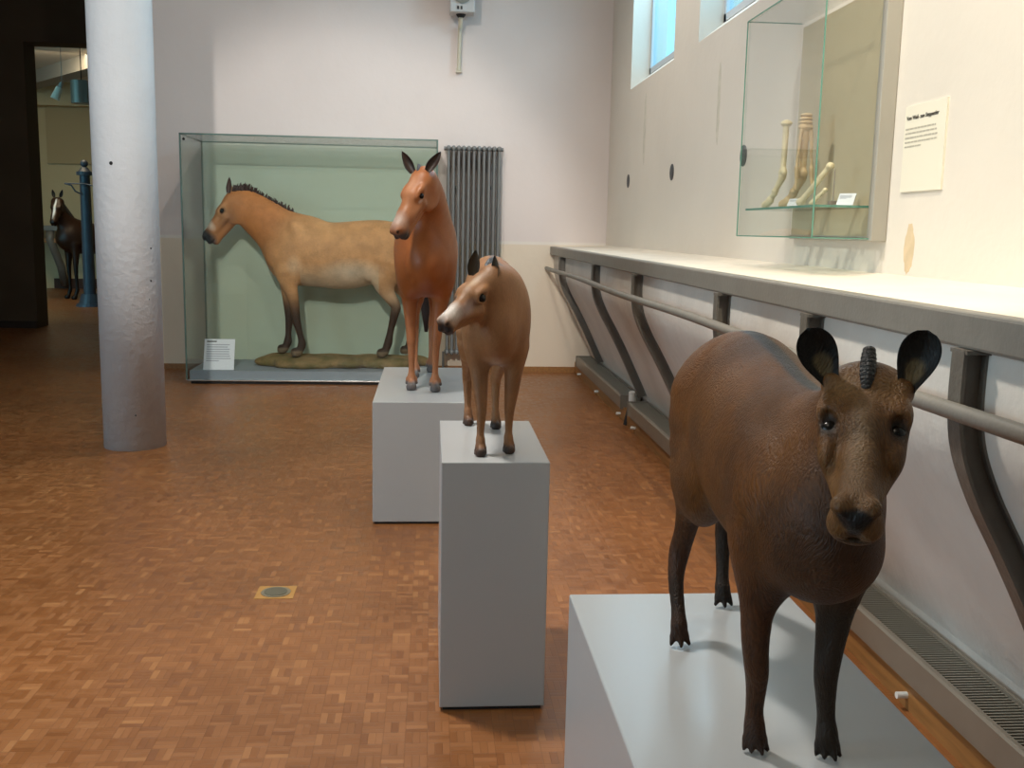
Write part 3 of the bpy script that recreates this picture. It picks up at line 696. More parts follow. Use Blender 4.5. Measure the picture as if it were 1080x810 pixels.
# ------------------------------------------------------------------ the room
XR, YB = 1.83, 10.55
WALL = mat('wall_plaster', srgb(222, 214, 202), .85, noise=.05, nscale=1.3, bump=.25, bscale=14)
ROUGH = mat('rough_whitewash', srgb(226, 218, 208), .8, noise=.12, nscale=2.2, bump=.9, bscale=9)
CEIL = mat('ceiling_paint', srgb(200, 192, 180), .9, noise=.05)
DARKW = mat('shaded_passage_wall', srgb(78, 66, 52), .85, noise=.15, nscale=2)  # dimness of the unlit passage put into the wall colour
FARW = mat('far_room_plaster', srgb(206, 188, 150), .9, noise=.1, nscale=.8)
GREYP = mat('grey_enamel', srgb(126, 122, 115), .42, noise=.12, nscale=6, bump=.12, bscale=60)
WOOD = mat('baseboard_wood', srgb(158, 110, 60), .5, noise=.3, nscale=6, stretch=(8, .6, 8))

def dado_wall():
    """back wall: cool distemper above, warmer tone and a pale line at ledge height"""
    m = mat('back_wall_paint', srgb(232, 224, 216), .85, noise=.05, nscale=1.1, bump=.2, bscale=12)
    nt = m.node_tree; N = nt.nodes; L = nt.links; b = N['Principled BSDF']
    src = b.inputs['Base Color'].links[0].from_socket
    g = N.new('ShaderNodeNewGeometry'); sp = N.new('ShaderNodeSeparateXYZ'); L.new(g.outputs['Position'], sp.inputs[0])
    r = N.new('ShaderNodeValToRGB'); mr = N.new('ShaderNodeMapRange'); mr.inputs['From Min'].default_value = 1.2; mr.inputs['From Max'].default_value = 1.5
    L.new(sp.outputs['Z'], mr.inputs['Value']); L.new(mr.outputs['Result'], r.inputs['Fac'])
    e = r.color_ramp.elements; e[0].position = .46; e[0].color = srgb(250, 242, 228); e[1].position = .50; e[1].color = (1, 1, 1, 1)
    r.color_ramp.elements.new(.56).color = (1, 1, 1, 1); r.color_ramp.elements.new(.60).color = srgb(248, 244, 248)
    mx = N.new('ShaderNodeMix'); mx.data_type = 'RGBA'; mx.blend_type = 'MULTIPLY'; mx.inputs['Factor'].default_value = 1
    L.new(src, mx.inputs['A']); L.new(r.outputs['Color'], mx.inputs['B']); L.new(mx.outputs['Result'], b.inputs['Base Color'])
    return m

def parquet():
    m = bpy.data.materials.new('mosaic_parquet'); m.use_nodes = True
    nt = m.node_tree; N = nt.nodes; L = nt.links; b = N['Principled BSDF']
    def M(op, a, c=None, v=None):
        n = N.new('ShaderNodeMath'); n.operation = op
        for i, x in enumerate((a, c)):
            if x is None: continue
            if isinstance(x, (int, float)): n.inputs[i].default_value = x
            else: L.new(x, n.inputs[i])
        return n.outputs[0]
    g = N.new('ShaderNodeNewGeometry'); sp = N.new('ShaderNodeSeparateXYZ'); L.new(g.outputs['Position'], sp.inputs[0])
    S = 1/.066
    x = M('MULTIPLY', sp.outputs['X'], S); y = M('MULTIPLY', sp.outputs['Y'], S)
    cx, cy = M('FLOOR', x), M('FLOOR', y); fx, fy = M('FRACT', x), M('FRACT', y)
    par = M('MODULO', M('ABSOLUTE', M('ADD', cx, cy)), 2.)
    par = M('GREATER_THAN', par, .5)
    a = M('MULTIPLY', fx, par); c = M('MULTIPLY', fy, M('SUBTRACT', 1., par)); u = M('ADD', a, c)
    st = M('MULTIPLY', u, 3.); si = M('FLOOR', st); sf = M('FRACT', st)
    cb = N.new('ShaderNodeCombineXYZ'); L.new(cx, cb.inputs[0]); L.new(cy, cb.inputs[1]); L.new(si, cb.inputs[2])
    wn = N.new('ShaderNodeTexWhiteNoise'); wn.noise_dimensions = '3D'; L.new(cb.outputs[0], wn.inputs['Vector'])
    cr = N.new('ShaderNodeValToRGB'); L.new(wn.outputs['Value'], cr.inputs['Fac']); e = cr.color_ramp.elements
    e[0].color = srgb(122, 76, 42); e[1].color = srgb(156, 106, 62)
    for p, cc in ((.12, srgb(129, 81, 44)), (.5, srgb(135, 86, 47)), (.9, srgb(141, 91, 51)), (.97, srgb(148, 98, 56))): cr.color_ramp.elements.new(p).color = cc
    # darker joints between strips and squares
    def edge(f, w): return M('MINIMUM', M('MULTIPLY', M('MINIMUM', f, M('SUBTRACT', 1., f)), 1/w), 1.)
    j = M('MULTIPLY', edge(sf, .08), M('MULTIPLY', edge(fx, .03), edge(fy, .03)))
    jj = M('ADD', M('MULTIPLY', j, .22), .78)
    ns = N.new('ShaderNodeTexNoise'); ns.inputs['Scale'].default_value = 1.1; ns.inputs['Detail'].default_value = 4; L.new(g.outputs['Position'], ns.inputs['Vector'])
    mr = N.new('ShaderNodeMapRange'); mr.inputs['To Min'].default_value = .82; mr.inputs['To Max'].default_value = 1.12; mr.inputs['From Min'].default_value = .3; mr.inputs['From Max'].default_value = .7
    L.new(ns.outputs['Fac'], mr.inputs['Value'])
    k = M('MULTIPLY', jj, mr.outputs['Result'])
    sc = N.new('ShaderNodeVectorMath'); sc.operation = 'SCALE'; L.new(cr.outputs['Color'], sc.inputs[0]); L.new(k, sc.inputs['Scale'])
    L.new(sc.outputs[0], b.inputs['Base Color'])
    rr = N.new('ShaderNodeMapRange'); rr.inputs['To Min'].default_value = .28; rr.inputs['To Max'].default_value = .46; L.new(wn.outputs['Value'], rr.inputs['Value'])
    L.new(rr.outputs['Result'], b.inputs['Roughness'])
    bp = N.new('ShaderNodeBump'); bp.inputs['Strength'].default_value = .25; bp.inputs['Distance'].default_value = .002; L.new(j, bp.inputs['Height']); L.new(bp.outputs['Normal'], b.inputs['Normal'])
    return m

def st(name, b, m, **k): return tag(b.build(name, m, **k), kind='structure')
XL = -6.5
st('floor', MB().box((-10.2, -3.2, -.1), (1.95, 23.4, 0)), parquet())
st('ceiling', MB().box((XL-.2, -3.2, 4.9), (2.2, 14.9, 5.05)), CEIL)
st('wall_back', MB().box((-3.1, YB, 0), (1.95, YB+.15, 4.9)), dado_wall())
st('wall_return', MB().box((-3.1, YB+.15, 0), (-2.95, 14.5, 4.9)), WALL)
st('wall_front', MB().box((XL, -3.2, 0), (2.2, -3.0, 4.9)), WALL)
# left wall with three tall windows (out of frame, they let the daylight in)
b = MB(); ys = [-3.0, -2.4, -.2, .8, 3.0, 14.9]
for i in range(0, len(ys)-1, 2): b.box((XL-.2, ys[i], 0), (XL, ys[i+1], 4.9))
for i in range(1, len(ys)-1, 2): b.box((XL-.2, ys[i], 0), (XL, ys[i+1], 1.2)); b.box((XL-.2, ys[i], 3.8), (XL, ys[i+1], 4.9))
st('wall_left', b, WALL)
# dark wall with the doorway opening
b = MB(); b.box((XL, 14.5, 0), (-5.48, 14.9, 4.9)); b.box((-5.48, 14.5, 3.86), (-3.5, 14.9, 4.9)); b.box((-3.5, 14.5, 0), (-2.95, 14.9, 4.9))
st('wall_passage', b, DARKW)
st('baseboard_passage', MB().box((XL, 14.46, 0), (-5.48, 14.5, .10)), mat('dark_base', srgb(40, 30, 24), .6))
# right wall above the ledge: splayed window recesses
WIN = [(7.82, 9.50), (5.38, 7.10)]
Z0, Z1, TOP = 2.80, 4.35, 4.9
b = MB(); edges = [(-3.0, 5.38), (7.10, 7.82), (9.50, YB)]
for a, c in edges: b.box((XR, a, 1.0), (XR+.32, c, TOP))
for a, c in WIN:
    b.box((XR, a, 1.0), (XR+.32, c, Z0)); b.box((XR, a, Z1), (XR+.32, c, TOP))
    b.prof([(XR, Z0), (XR+.19, Z0), (XR+.19, Z0+.15)], 'Y', a, c)            # sloping sill
st('wall_right', b, WALL)
FR = mat('window_frame_paint', srgb(200, 206, 212), .4)
PANE = glass_mat('window_glass', (.9, .97, 1, 1), .5)
for i, (a, c) in enumerate(WIN):
    x0 = XR+.17
    b = MB()
    b.box((x0, a, Z0+.14), (x0+.05, c, Z0+.19)); b.box((x0, a, Z1-.06), (x0+.05, c, Z1))
    b.box((x0, a, Z0+.14), (x0+.05, a+.05, Z1)); b.box((x0, c-.05, Z0+.14), (x0+.05, c, Z1))
    w = tag(b.build('window_%d' % (i+1), FR, origin=(x0, (a+c)/2, Z0+.14)), kind='structure')
    MB().box((x0+.02, a+.05, Z0+.19), (x0+.026, c-.05, Z1-.06)).build('pane', PANE, w)

# bowed plaster under the ledge, beam and boards
def curve(t):    # centre line of the iron brackets, t in metres down from the beam
    pts = [(1.245, 1.245), (1.245, 1.11), (1.262, 1.0), (1.312, .88), (1.385, .75), (1.455, .62), (1.515, .50), (1.572, .38), (1.625, .27), (1.645, .222)]
    return pts
CP = curve(0)
def offs(pts, d):
    out = []
    for i, p in enumerate(pts):
        a = Vector(pts[max(i-1, 0)]); c = Vector(pts[min(i+1, len(pts)-1)]); t = (c-a).normalized(); n = Vector((-t.y, t.x))
        out.append((p[0]+n.x*d, p[1]+n.y*d))
    return out
def dense(pts, n=6):
    out = []
    for i in range(len(pts)-1):
        p0 = Vector(pts[max(i-1, 0)]); p1 = Vector(pts[i]); p2 = Vector(pts[i+1]); p3 = Vector(pts[min(i+2, len(pts)-1)])
        for k in range(n):
            t = k/n; out.append(tuple(.5*((2*p1)+(p2-p0)*t+(2*p0-5*p1+4*p2-p3)*t*t+(3*p1-p0-3*p2+p3)*t*t*t)))
    return out+[pts[-1]]
CPD = dense(CP)
back = offs(CPD, .040)
poly = back+[(1.712, .12), (1.712, 0), (1.95, 0), (1.95, 1.245)]
o = st('wall_right_lower', MB().prof(poly, 'Y', -3.0, YB), ROUGH)
st('trim_1', MB().box((1.24, -3.0, 1.245), (1.30, YB, 1.33), .008), GREYP)
b = MB(); b.prof([(1.30, 1.245), (1.30, 1.328), (1.42, 1.334), (1.70, 1.338), (1.83, 1.352), (1.90, 1.352), (1.90, 1.245)], 'Y', -3.0, YB)
st('trim_2', b, mat('ledge_plaster', srgb(228, 220, 206), .75, noise=.08, nscale=3, bump=.5, bscale=10))
st('baseboard_back', MB().box((-3.1, YB-.02, 0), (1.56, YB, .06)), WOOD)
st('baseboard_right', MB().box((1.535, -3.0, 0), (1.56, YB, .115)), WOOD)

# column
b = MB(); n = 64
b.cyl((-1.992, 6.865, 0), (-1.992, 6.865, 4.9), 0.2, n=n)
co = st('column', b, mat('column_plaster', srgb(192, 194, 198), .7, noise=.05, nscale=3, bump=.5, bscale=22), smooth=True)
b = MB()
for (px, pz, r) in ((-2.02, 1.862, .012), (-1.82, 1.33, .006), (-1.825, 1.12, .007), (-1.835, 1.0, .004), (-1.93, .24, .006)):
    yy = 6.865-math.sqrt(max(0, 0.2**2-(px+1.992)**2)); b.ball((px, yy-.000, pz), r, (1, .3, 1), 10)
b.build('hole', mat('hole_dark', srgb(24, 22, 24), .9), co)

# ---- iron brackets
IRON = mat('bracket_paint', srgb(108, 102, 94), .45, noise=.2, nscale=9, bump=.3, bscale=45)
def bracket(Y, label, short=False):
    r = empty('iron_bracket', (1.25, Y, 1.245), label, 'bracket', 'iron brackets under the ledge')
    C_ = [p for p in CPD if p[1] > 1.0] if short else CPD
    fr = offs(C_, -.020); f2 = offs(C_, -.011); bk = offs(C_, .034); b2 = offs(C_, .044)
    MB().prof(fr+f2[::-1], 'Y', Y-.028, Y+.028).build('front_flange', IRON, r)
    MB().prof(bk+b2[::-1], 'Y', Y-.028, Y+.028).build('rear_flange', IRON, r)
    MB().prof(f2+bk[::-1], 'Y', Y-.006, Y+.006).build('web', IRON, r)
    MB().box((1.226, Y-.038, 1.235), (1.298, Y+.038, 1.2445)).build('fixing_plate', IRON, r)
    MB().cyl((1.224, Y, 1.108), (1.245, Y, 1.108), .010).build('rail_pin', IRON, r)
names = [(9.66, 'farthest curved iron bracket under the ledge, beside the back wall'), (7.65, 'second curved iron bracket from the back wall, ending at the convector joint'),
         (6.08, 'third curved iron bracket from the back wall, left of the near animal\'s rump'), (4.26, 'curved iron bracket stub showing just above the near animal\'s back'),
         (3.22, 'short iron bracket stub under the ledge, behind the near animal\'s left ear'), (2.235, 'nearest large curved iron bracket, right of the near animal\'s head')]
for Y, l in names: bracket(Y, l, Y == 3.22)
b = MB().tube([(1.205, y, 1.108+.006*math.sin(y*1.7)) for y in np.linspace(-2.9, YB-.02, 60)], .021, n=16)
tag(b.build('metal_rail', GREYP, origin=(1.2, 4, 1.1), smooth=True), 'long grey pipe rail running under the ledge, in front of the curved brackets', 'rail')

# ---- convector heaters on the floor
SLOT = mat('slot_dark', srgb(34, 32, 30), .8)
SLAT = mat('grille_slats', srgb(150, 144, 132), .4, metal=.3)
CONV = mat('convector_paint', srgb(128, 120, 108), .38, metal=.15, noise=.08)
def convector(y0, y1, label, feet):
    r = empty('convector_heater', (1.60, (y0+y1)/2, .1), label, 'heater', 'low convector heaters along the wall')
    b = MB()
    b.prof([(1.512, .112), (1.512, .198), (1.520, .205), (1.534, .205), (1.534, .20), (1.530, .20), (1.522, .19), (1.522, .112)], 'Y', y0, y1)
    b.box((1.512, y0, .105), (1.69, y1, .115)); b.box((1.66, y0, .115), (1.668, y1, .212))
    b.build('casing', CONV, r)
    MB().box((1.508, y0-.012, .100), (1.672, y0, .212)).build('end_cap', CONV, r); MB().box((1.508, y1, .100), (1.672, y1+.012, .212)).build('end_cap', CONV, r)
    MB().box((1.522, y0, .116), (1.66, y1, .170)).build('heating_core', SLOT, r)
    b = MB(); y = y0+.01
    while y < y1-.01: b.box((1.532, y, .188), (1.668, y+.005, .202)); y += .0165
    b.build('grille', SLAT, r)
    for y in feet:
        MB().cyl((1.500, y, .045), (1.536, y, .045), .011).build('support_foot', mat('white_plastic', srgb(225, 225, 220), .4), r)
convector(7.80, 10.28, 'far grey convector heater running to the back corner below the ledge', (10.1, 9.0, 7.9))
convector(-2.5, 7.50, 'long near grey convector heater with slotted top, beside the pedestals', (7.3, 5.0, 2.93, 1.2))
r = empty('pipe_valve', (1.6, 7.65, .1), 'dark valve with white knob where the two convectors meet', 'valve')
MB().tube([(1.60, 7.54, .15), (1.58, 7.56, .17), (1.56, 7.65, .18), (1.58, 7.74, .17), (1.60, 7.76, .15)], .022).build('pipe', SLOT, r, smooth=True)
MB().cyl((1.565, 7.65, .17), (1.53, 7.65, .0), .02).build('foot', SLOT, r)
MB().cyl((1.57, 7.62, .19), (1.56, 7.60, .27), .03, .024).build('knob', mat('white_knob', srgb(215, 215, 210), .4), r)

# ---- pedestals
PEDM = mat('pedestal_paint', srgb(170, 172, 174), .28, noise=.03, nscale=2)
def pedestal(x0, x1, y0, y1, z, label):
    r = empty('pedestal', ((x0+x1)/2, (y0+y1)/2, 0), label, 'pedestal', 'grey display pedestals')
    MB().box((x0, y0, .012), (x1, y1, z-.0), .003).build('box_body', PEDM, r)
    MB().box((x0+.01, y0+.01, 0), (x1-.01, y1-.01, .013)).build('plinth', SLOT, r)
pedestal(-.288, .205, 4.99, 6.27, .632, 'large grey pedestal farthest back, under the chestnut horse model')
pedestal(.036, .366, 2.968, 3.64, .80, 'tall narrow grey pedestal in the middle, under the fawn model')
pedestal(.296, .765, 1.02, 2.015, .74, 'nearest grey pedestal at the lower right, under the small brown model')

# ---- large glass case
GL = glass_mat('case_glass', (.982, .992, .985, 1), .5)
EDGE = mat('glass_edge', srgb(84, 108, 100), .2, spec=.8)
c0, c1 = (-2.28, 9.556), (.05, 10.44)
r = empty('glass_display_case', ((c0[0]+c1[0])/2, (c0[1]+c1[1])/2, 0), 'large floor standing glass case with a grey base against the back wall', 'display case')
x0, y0, x1, y1 = c0[0], c0[1], c1[0], c1[1]; zt = 2.29
MB().box((x0+.03, y0+.03, 0), (x1-.03, y1-.03, .03)).build('plinth', SLOT, r)
MB().box((x0, y0, .028), (x1, y1, .042), .003).build('base_rail', mat('chrome_rail', srgb(190, 190, 188), .25, metal=1), r)
MB().box((x0+.022, y0+.022, .042), (x1-.022, y1-.022, .125)).build('base', mat('case_base_grey', srgb(136, 146, 154), .5, noise=.04), r)
g = .008
MB().box((x0, y0, .042), (x1, y0+g, zt)).build('front_pane', GL, r)
MB().box((x0, y0+g, .042), (x0+g, y1-g, zt)).build('side_pane', GL, r)
MB().box((x1-g, y0+g, .042), (x1, y1-g, zt)).build('side_pane', GL, r)
MB().box((x0, y1-g, .042), (x1, y1, zt)).build('back_pane', glass_mat('back_glass', (.95, .985, .96, 1), .2, .32, srgb(218, 236, 218)), r)
MB().box((x0, y0, zt), (x1, y1, zt+g)).build('top_pane', GL, r)
b = MB(); e = .007
for (xx, yy) in ((x0, y0), (x1, y0), (x0, y1), (x1, y1)): b.box((xx-e, yy-e, .042), (xx+e, yy+e, zt+g+e))
for zz in (zt+g,):
    b.box((x0, y0-e, zz-e), (x1, y0+e, zz+e)); b.box((x0, y1-e, zz-e), (x1, y1+e, zz+e)); b.box((x0-e, y0, zz-e), (x0+e, y1, zz+e)); b.box((x1-e, y0, zz-e), (x1+e, y1, zz+e))
b.build('edge_frame', EDGE, r)
MB().cyl((x0+.035, y0-.001, zt-.04), (x0+.035, y0-.012, zt-.04), .012).build('lock', SLOT, r)

# turf slab under the wild horse
P = [Seg((-1.60, 9.98, .175), (-.10, 9.98, .175), .20, .20, None, .1, (0, 0, 1), .05)]
P = []
for i in range(60):
    x = random.uniform(-1.56, -.14); y = random.uniform(9.80, 10.20); P.append(Ell((x, y, .165+random.uniform(-.01, .008)), (random.uniform(.10, .2), random.uniform(.08, .14), random.uniform(.05, .062)), None, None, .03))
v, f = surface(P, .014); v[:, 2] = np.maximum(v[:, 2], .127)
me = bpy.data.meshes.new('turf_slab'); me.from_pydata(v.tolist(), [], f.tolist())
TURF = mat('turf', srgb(136, 112, 74), .95, nscale=9, color2=srgb(98, 90, 50), bump=1., bscale=60)
o = link('turf_slab', me, TURF, None, (-.85, 10, .125), True)
tag(o, 'lumpy brown and green artificial turf slab under the wild horse', 'turf base')

def card(loc, w, h, tilt, label, cat, rotz=0., n=8, title=True, group=None, lines=True):
    """small text card leaning back on a foot, grey lines of print"""
    t = empty('label_card', loc, label, cat, group)
    M = Matrix.Rotation(rotz, 4, 'Z') @ Matrix.Rotation(-tilt, 4, 'X')
    def bl(bm_, name, m):
        bmesh.ops.transform(bm_.bm, matrix=Matrix.Translation(loc) @ M, verts=bm_.bm.verts); return bm_.build(name, m, t)
    bl(MB().box((-w/2, 0, 0), (w/2, .003, h)), 'card', mat('card_white', srgb(214, 218, 222), .5))
    b = MB(); random.seed(int(w*1000)+n)
    for i in range(n):
        z = h*(.80-.075*i); b.box((-w*.42, -.0008, z), (-w*.42+w*.84*(random.uniform(.8, 1.) if i < n-1 else .5), 0, z+h*.03))
    bl(b, 'print', mat('print_grey', srgb(158, 162, 170), .7))
    if title: bl(MB().box((-w*.42, -.0008, h*.90), (-w*.10, 0, h*.94)), 'title', mat('print_dark', srgb(70, 74, 70), .7))
    return t
card((-2.005, 9.64, .126), .285, .30, .35, 'white printed card leaning at the left corner inside the big case', 'label')

# ---- column radiator on the back wall
RADM = mat('radiator_grey', srgb(122, 124, 124), .4, noise=.08)
r = empty('column_radiator', (.425, 10.44, .2), 'tall grey column radiator on the back wall, right of the glass case', 'radiator')
ns = 11; w0, w1 = .142, .706; dx = (w1-w0)/ns
proto = None
for i in range(ns):
    x = w0+dx*(i+.5)
    if proto is None:
        b = MB()
        for yy in (10.37, 10.44, 10.51):
            b.cyl((x, yy, .24), (x, yy, 2.28), .0135, n=12, caps=False)
        for zz in (.225, 2.295):
            b.tube([(x, 10.36, zz), (x, 10.44, zz+.006), (x, 10.52, zz)], .024, n=12); b.cyl((x-dx/2, 10.44, zz), (x+dx/2, 10.44, zz), .017, n=12)
            b.ball((x, 10.36, zz), .0245, (.9, .9, 1.1), 12)
        proto = b.build('section', RADM, r, smooth=True)
    else:
        c = proto.copy(); col.objects.link(c); c.parent = r; c.location = (dx*i, 0, 0)
MB().cyl((w0-.02, 10.44, 2.295), (w0, 10.44, 2.295), .02).build('plug', RADM, r); MB().cyl((w1, 10.44, 2.295), (w1+.02, 10.44, 2.295), .02).build('plug', RADM, r); MB().cyl((w0-.01, 10.44, .225), (w0-.01, 10.44, .0), .012).build('supply_pipe', RADM, r)
for zz in (.6, 1.9):
    for xx in (.24, .58): MB().box((xx, 10.50, zz), (xx+.03, YB, zz+.03)).build('bracket', RADM, r)

# ---- loudspeaker-like device with conduit high on the back wall
DEV = mat('device_white', srgb(196, 194, 192), .5)
r = empty('wall_lamp_unit', (.28, 10.5, 3.6), 'white box unit with round grey lens on an upright conduit, high on the back wall', 'wall fixture')
MB().box((.165, 10.28, 3.59), (.41, 10.50, 3.85), .012).build('housing', DEV, r)
MB().cyl((.285, 10.285, 3.77), (.285, 10.262, 3.77), .095, .10, n=32).build('lens', mat('lens_grey', srgb(128, 128, 120), .3), r)
MB().box((.235, 10.272, 3.615), (.252, 10.281, 3.645)).box((.27, 10.272, 3.615), (.285, 10.281, 3.645)).build('switch', SLOT, r)
MB().cyl((.275, 10.40, 3.59), (.275, 10.40, 3.56), .05, .03).build('collar', SLOT, r)
MB().cyl((.275, 10.40, 3.565), (.272, 10.45, 3.47), .022, .022).cyl((.27, 10.50, 3.50), (.262, 10.50, 3.07), .020).box((.235, 10.49, 3.05), (.29, YB, 3.09)).box((.255, 10.50, 3.4), (.275, YB, 3.45)).build('conduit', mat('conduit_cream', srgb(200, 192, 172), .5), r)

# ---- glass wall case with leg bones
PANEL = mat('case_panel', srgb(182, 170, 142), .8, noise=.04)
FRM = mat('case_frame', srgb(172, 168, 158), .4, metal=.2)
vx0, vx1, vy0, vy1, vz0, vz1 = 1.53, 1.82, 3.99, 5.00, 1.49, 2.52
r = empty('wall_display_case', (1.82, 4.5, 2.0), 'glass wall case with a taupe back panel above the ledge, holding bones', 'display case')
MB().box((1.805, 4.06, 1.50), (1.829, 4.99, 2.50)).build('back_panel', PANEL, r)
MB().box((1.765, 3.965, 1.48), (1.829, 4.01, 2.54), .004).box((1.80, 4.01, 1.48), (1.829, 5.0, 1.50)).build('frame', FRM, r)
VG = glass_mat('wall_case_glass', (.987, .994, .989, 1), .25); VE = mat('green_glass_edge', srgb(96, 150, 132), .15, spec=.8)
MB().box((vx0, vy0, vz0), (vx0+.006, vy1, vz1)).build('front_pane', VG, r)
MB().box((vx0+.006, vy0, vz0), (1.765, vy0+.006, vz1)).build('side_pane', VG, r)
MB().box((vx0+.006, vy1-.006, vz0), (1.80, vy1, vz1)).build('side_pane', VG, r)
MB().box((vx0+.006, vy0+.006, vz0), (1.80, vy1-.006, vz0+.006)).build('bottom_pane', VG, r)
MB().box((vx0+.006, vy0+.006, vz1-.006), (1.80, vy1-.006, vz1)).build('top_pane', VG, r)
b = MB(); e = .0025
for yy in (vy0, vy1): b.box((vx0-e, yy-e, vz0), (vx0+e, yy+e, vz1))
for zz in (vz0, vz1):
    b.box((vx0-e, vy0, zz-e), (vx0+e, vy1, zz+e)); b.box((vx0, vy0-e, zz-e), (1.78, vy0+e, zz+e)); b.box((vx0, vy1-e, zz-e), (1.80, vy1+e, zz+e))
b.build('glass_edges', VE, r)
sh = MB().box((1.56, 4.05, 1.615), (1.805, 4.97, 1.623)).build('shelf', glass_mat('shelf_glass', (.93, .97, .95, 1), .7), r)
MB().box((1.558, 4.048, 1.614), (1.562, 4.97, 1.624)).box((1.56, 4.046, 1.614), (1.80, 4.05, 1.624)).build('shelf_edge', VE, sh)

BONE = mat('bone', srgb(232, 218, 180), .55, noise=.22, nscale=14, bump=.3, bscale=80); BONE2 = mat('brown_bone', srgb(208, 180, 136), .55, noise=.25, nscale=14, bump=.3, bscale=80)
def bones(name, prims, m, label, group=None, h=.0028):
    v, f = surface(prims, h); me = bpy.data.meshes.new(name); me.from_pydata(v.tolist(), [], f.tolist())
    lo = v.min(0); hi = v.max(0)
    return tag(link(name, me, m, None, ((lo[0]+hi[0])/2, (lo[1]+hi[1])/2, lo[2]), True), label, 'bone', group)
zs = 1.6235
def footbones(x, y, H, r, m, label, big):
    # upright cannon bone, knuckle joint, two toe bones slanting towards the far end, hoof bone
    t = V(x, y, zs+H); k = V(x, y+.01, zs+H*.42)
    P = [Seg(t+V(0, 0, -.012), k, r*.72, r*.66, k=.006)]
    for g in (1, -1): P += [Ell(t+V(g*r*.45, 0, -.012), (r*.9, r*1.05, r*.62), k=.01), Ell(k+V(0, g*r*.6, -.004), (r*.8, r*.75, r*.95), k=.01)]
    a = k+V(0, .004, -.020); bb = a+V(-.015, .045, -H*.17); c = bb+V(-.010, .030, -H*.09); d = V(c[0]-.012, c[1]+.035, zs+.014)
    P += [Ell(a, (r*.95, r*.95, r*.5), k=.004), Seg(a+V(0, 0, -.008), bb, r*.85, r*.6, k=.006), Ell(bb, (r*.85, r*.85, r*.6), k=.004), Seg(bb+V(0, .004, -.012), c, r*.72, r*.62, k=.005), Ell(c, (r*.8, r*.8, r*.55), k=.004),
          Seg(c+V(0, 0, -.01), d, r*.8, r*.95, k=.01), Ell((d[0], d[1], zs-.1), (.2, .2, .1), k=.002, sub=True)]
    if big:
        for g in (-1, 1):
            P += [Seg(t+V(g*r*.9, -.012, -.03), k+V(g*r*1.35, -.02, .03), r*.32, r*.26, k=.006), Seg(k+V(g*r*1.35, -.02, .02), k+V(g*r*1.5, -.035, -.075), r*.42, r*.24, k=.006)]
        for q in range(3): P.append(Ell(t+V(0, 0, .008+.016*q), (r*1.25-.002*q, r*1.2, .010), k=.004))
    return bones('leg_bones', P, m, label, 'mounted foot skeletons')
footbones(1.625, 4.64, .395, .020, BONE, 'pale slender upright foot skeleton on the glass shelf, left one', False)
footbones(1.665, 4.50, .365, .025, BONE2, 'browner thick upright foot skeleton with side toes on the glass shelf, right one', True)
P = [Seg((1.60, 4.33, zs+.016), (1.665, 4.185, zs+.165), .014, .012, k=.008), Ell((1.60, 4.33, zs+.018), (.02, .02, .016), k=.01), Ell((1.665, 4.185, zs+.165), (.017, .016, .014), k=.01)]
bones('long_bone', P, BONE, 'long pale bone propped slanting on the glass shelf', 'propped bones')
P = [Seg((1.625, 4.27, zs+.012), (1.655, 4.20, zs+.065), .011, .007, k=.006), Ell((1.655, 4.20, zs+.067), (.010, .010, .009), k=.006)]
bones('short_bone', P, BONE, 'short pale bone stub on the glass shelf beside the long slanting bone', 'propped bones')
tag(MB().cyl((1.68, 4.17, zs), (1.682, 4.172, zs+.15), .0025).box((1.665, 4.155, zs), (1.695, 4.187, zs+.02)).build('bone_stand', mat('stand_metal', srgb(150, 140, 128), .4, metal=.4), origin=(1.68, 4.17, zs)), 'thin rod stand holding up the slanting bone', 'stand')
card((1.59, 4.40, zs), .06, .042, .6, 'small white card in front of the upright foot skeletons', 'label', rotz=-.9, n=3, title=False, group='cards on the glass shelf')
card((1.70, 4.10, zs), .075, .058, .5, 'small white card at the right end of the glass shelf', 'label', rotz=-.9, n=4, title=False, group='cards on the glass shelf')

# ---- text panel on the right wall
r = empty('text_panel', (1.82, 3.70, 1.83), 'cream text panel with one bold heading on the right wall, beside the glass case', 'sign')
CR = mat('panel_cream', srgb(232, 226, 208), .6)
MB().box((1.822, 3.545, 1.672), (1.830, 3.862, 1.995)).build('panel', CR, r)
PR = mat('panel_print', srgb(60, 56, 50), .7); PL = mat('panel_lines', srgb(176, 170, 156), .7)
cu = bpy.data.curves.new('heading', 'FONT'); cu.body = 'Vom Wald- zum Steppentier'; cu.size = .0215; cu.extrude = .0004; cu.offset = .0004
h = bpy.data.objects.new('heading', cu); col.objects.link(h); h.data.materials.append(PR); h.parent = r
h.rotation_euler = (PI/2, 0, -PI/2); h.location = (1.8212-1.82, 3.848-3.70, 1.942-1.83)
bpy.context.view_layer.update()
hm = bpy.data.meshes.new_from_object(h.evaluated_get(bpy.context.evaluated_depsgraph_get())); h2 = bpy.data.objects.new('heading', hm); col.objects.link(h2)
h2.parent = r; h2.rotation_euler = h.rotation_euler; h2.location = h.location; bpy.data.objects.remove(h)
b = MB()
for i, w in enumerate((.235, .245, .25, .25, .13)):
    z = 1.905-.0165*i; y = 3.850; random.seed(i)
    while y > 3.850-w:
        l = random.uniform(.012, .035); b.box((1.8212, max(y-l, 3.850-w), z), (1.822, y, z+.006)); y -= l+.004
b.build('text_lines', PL, r)

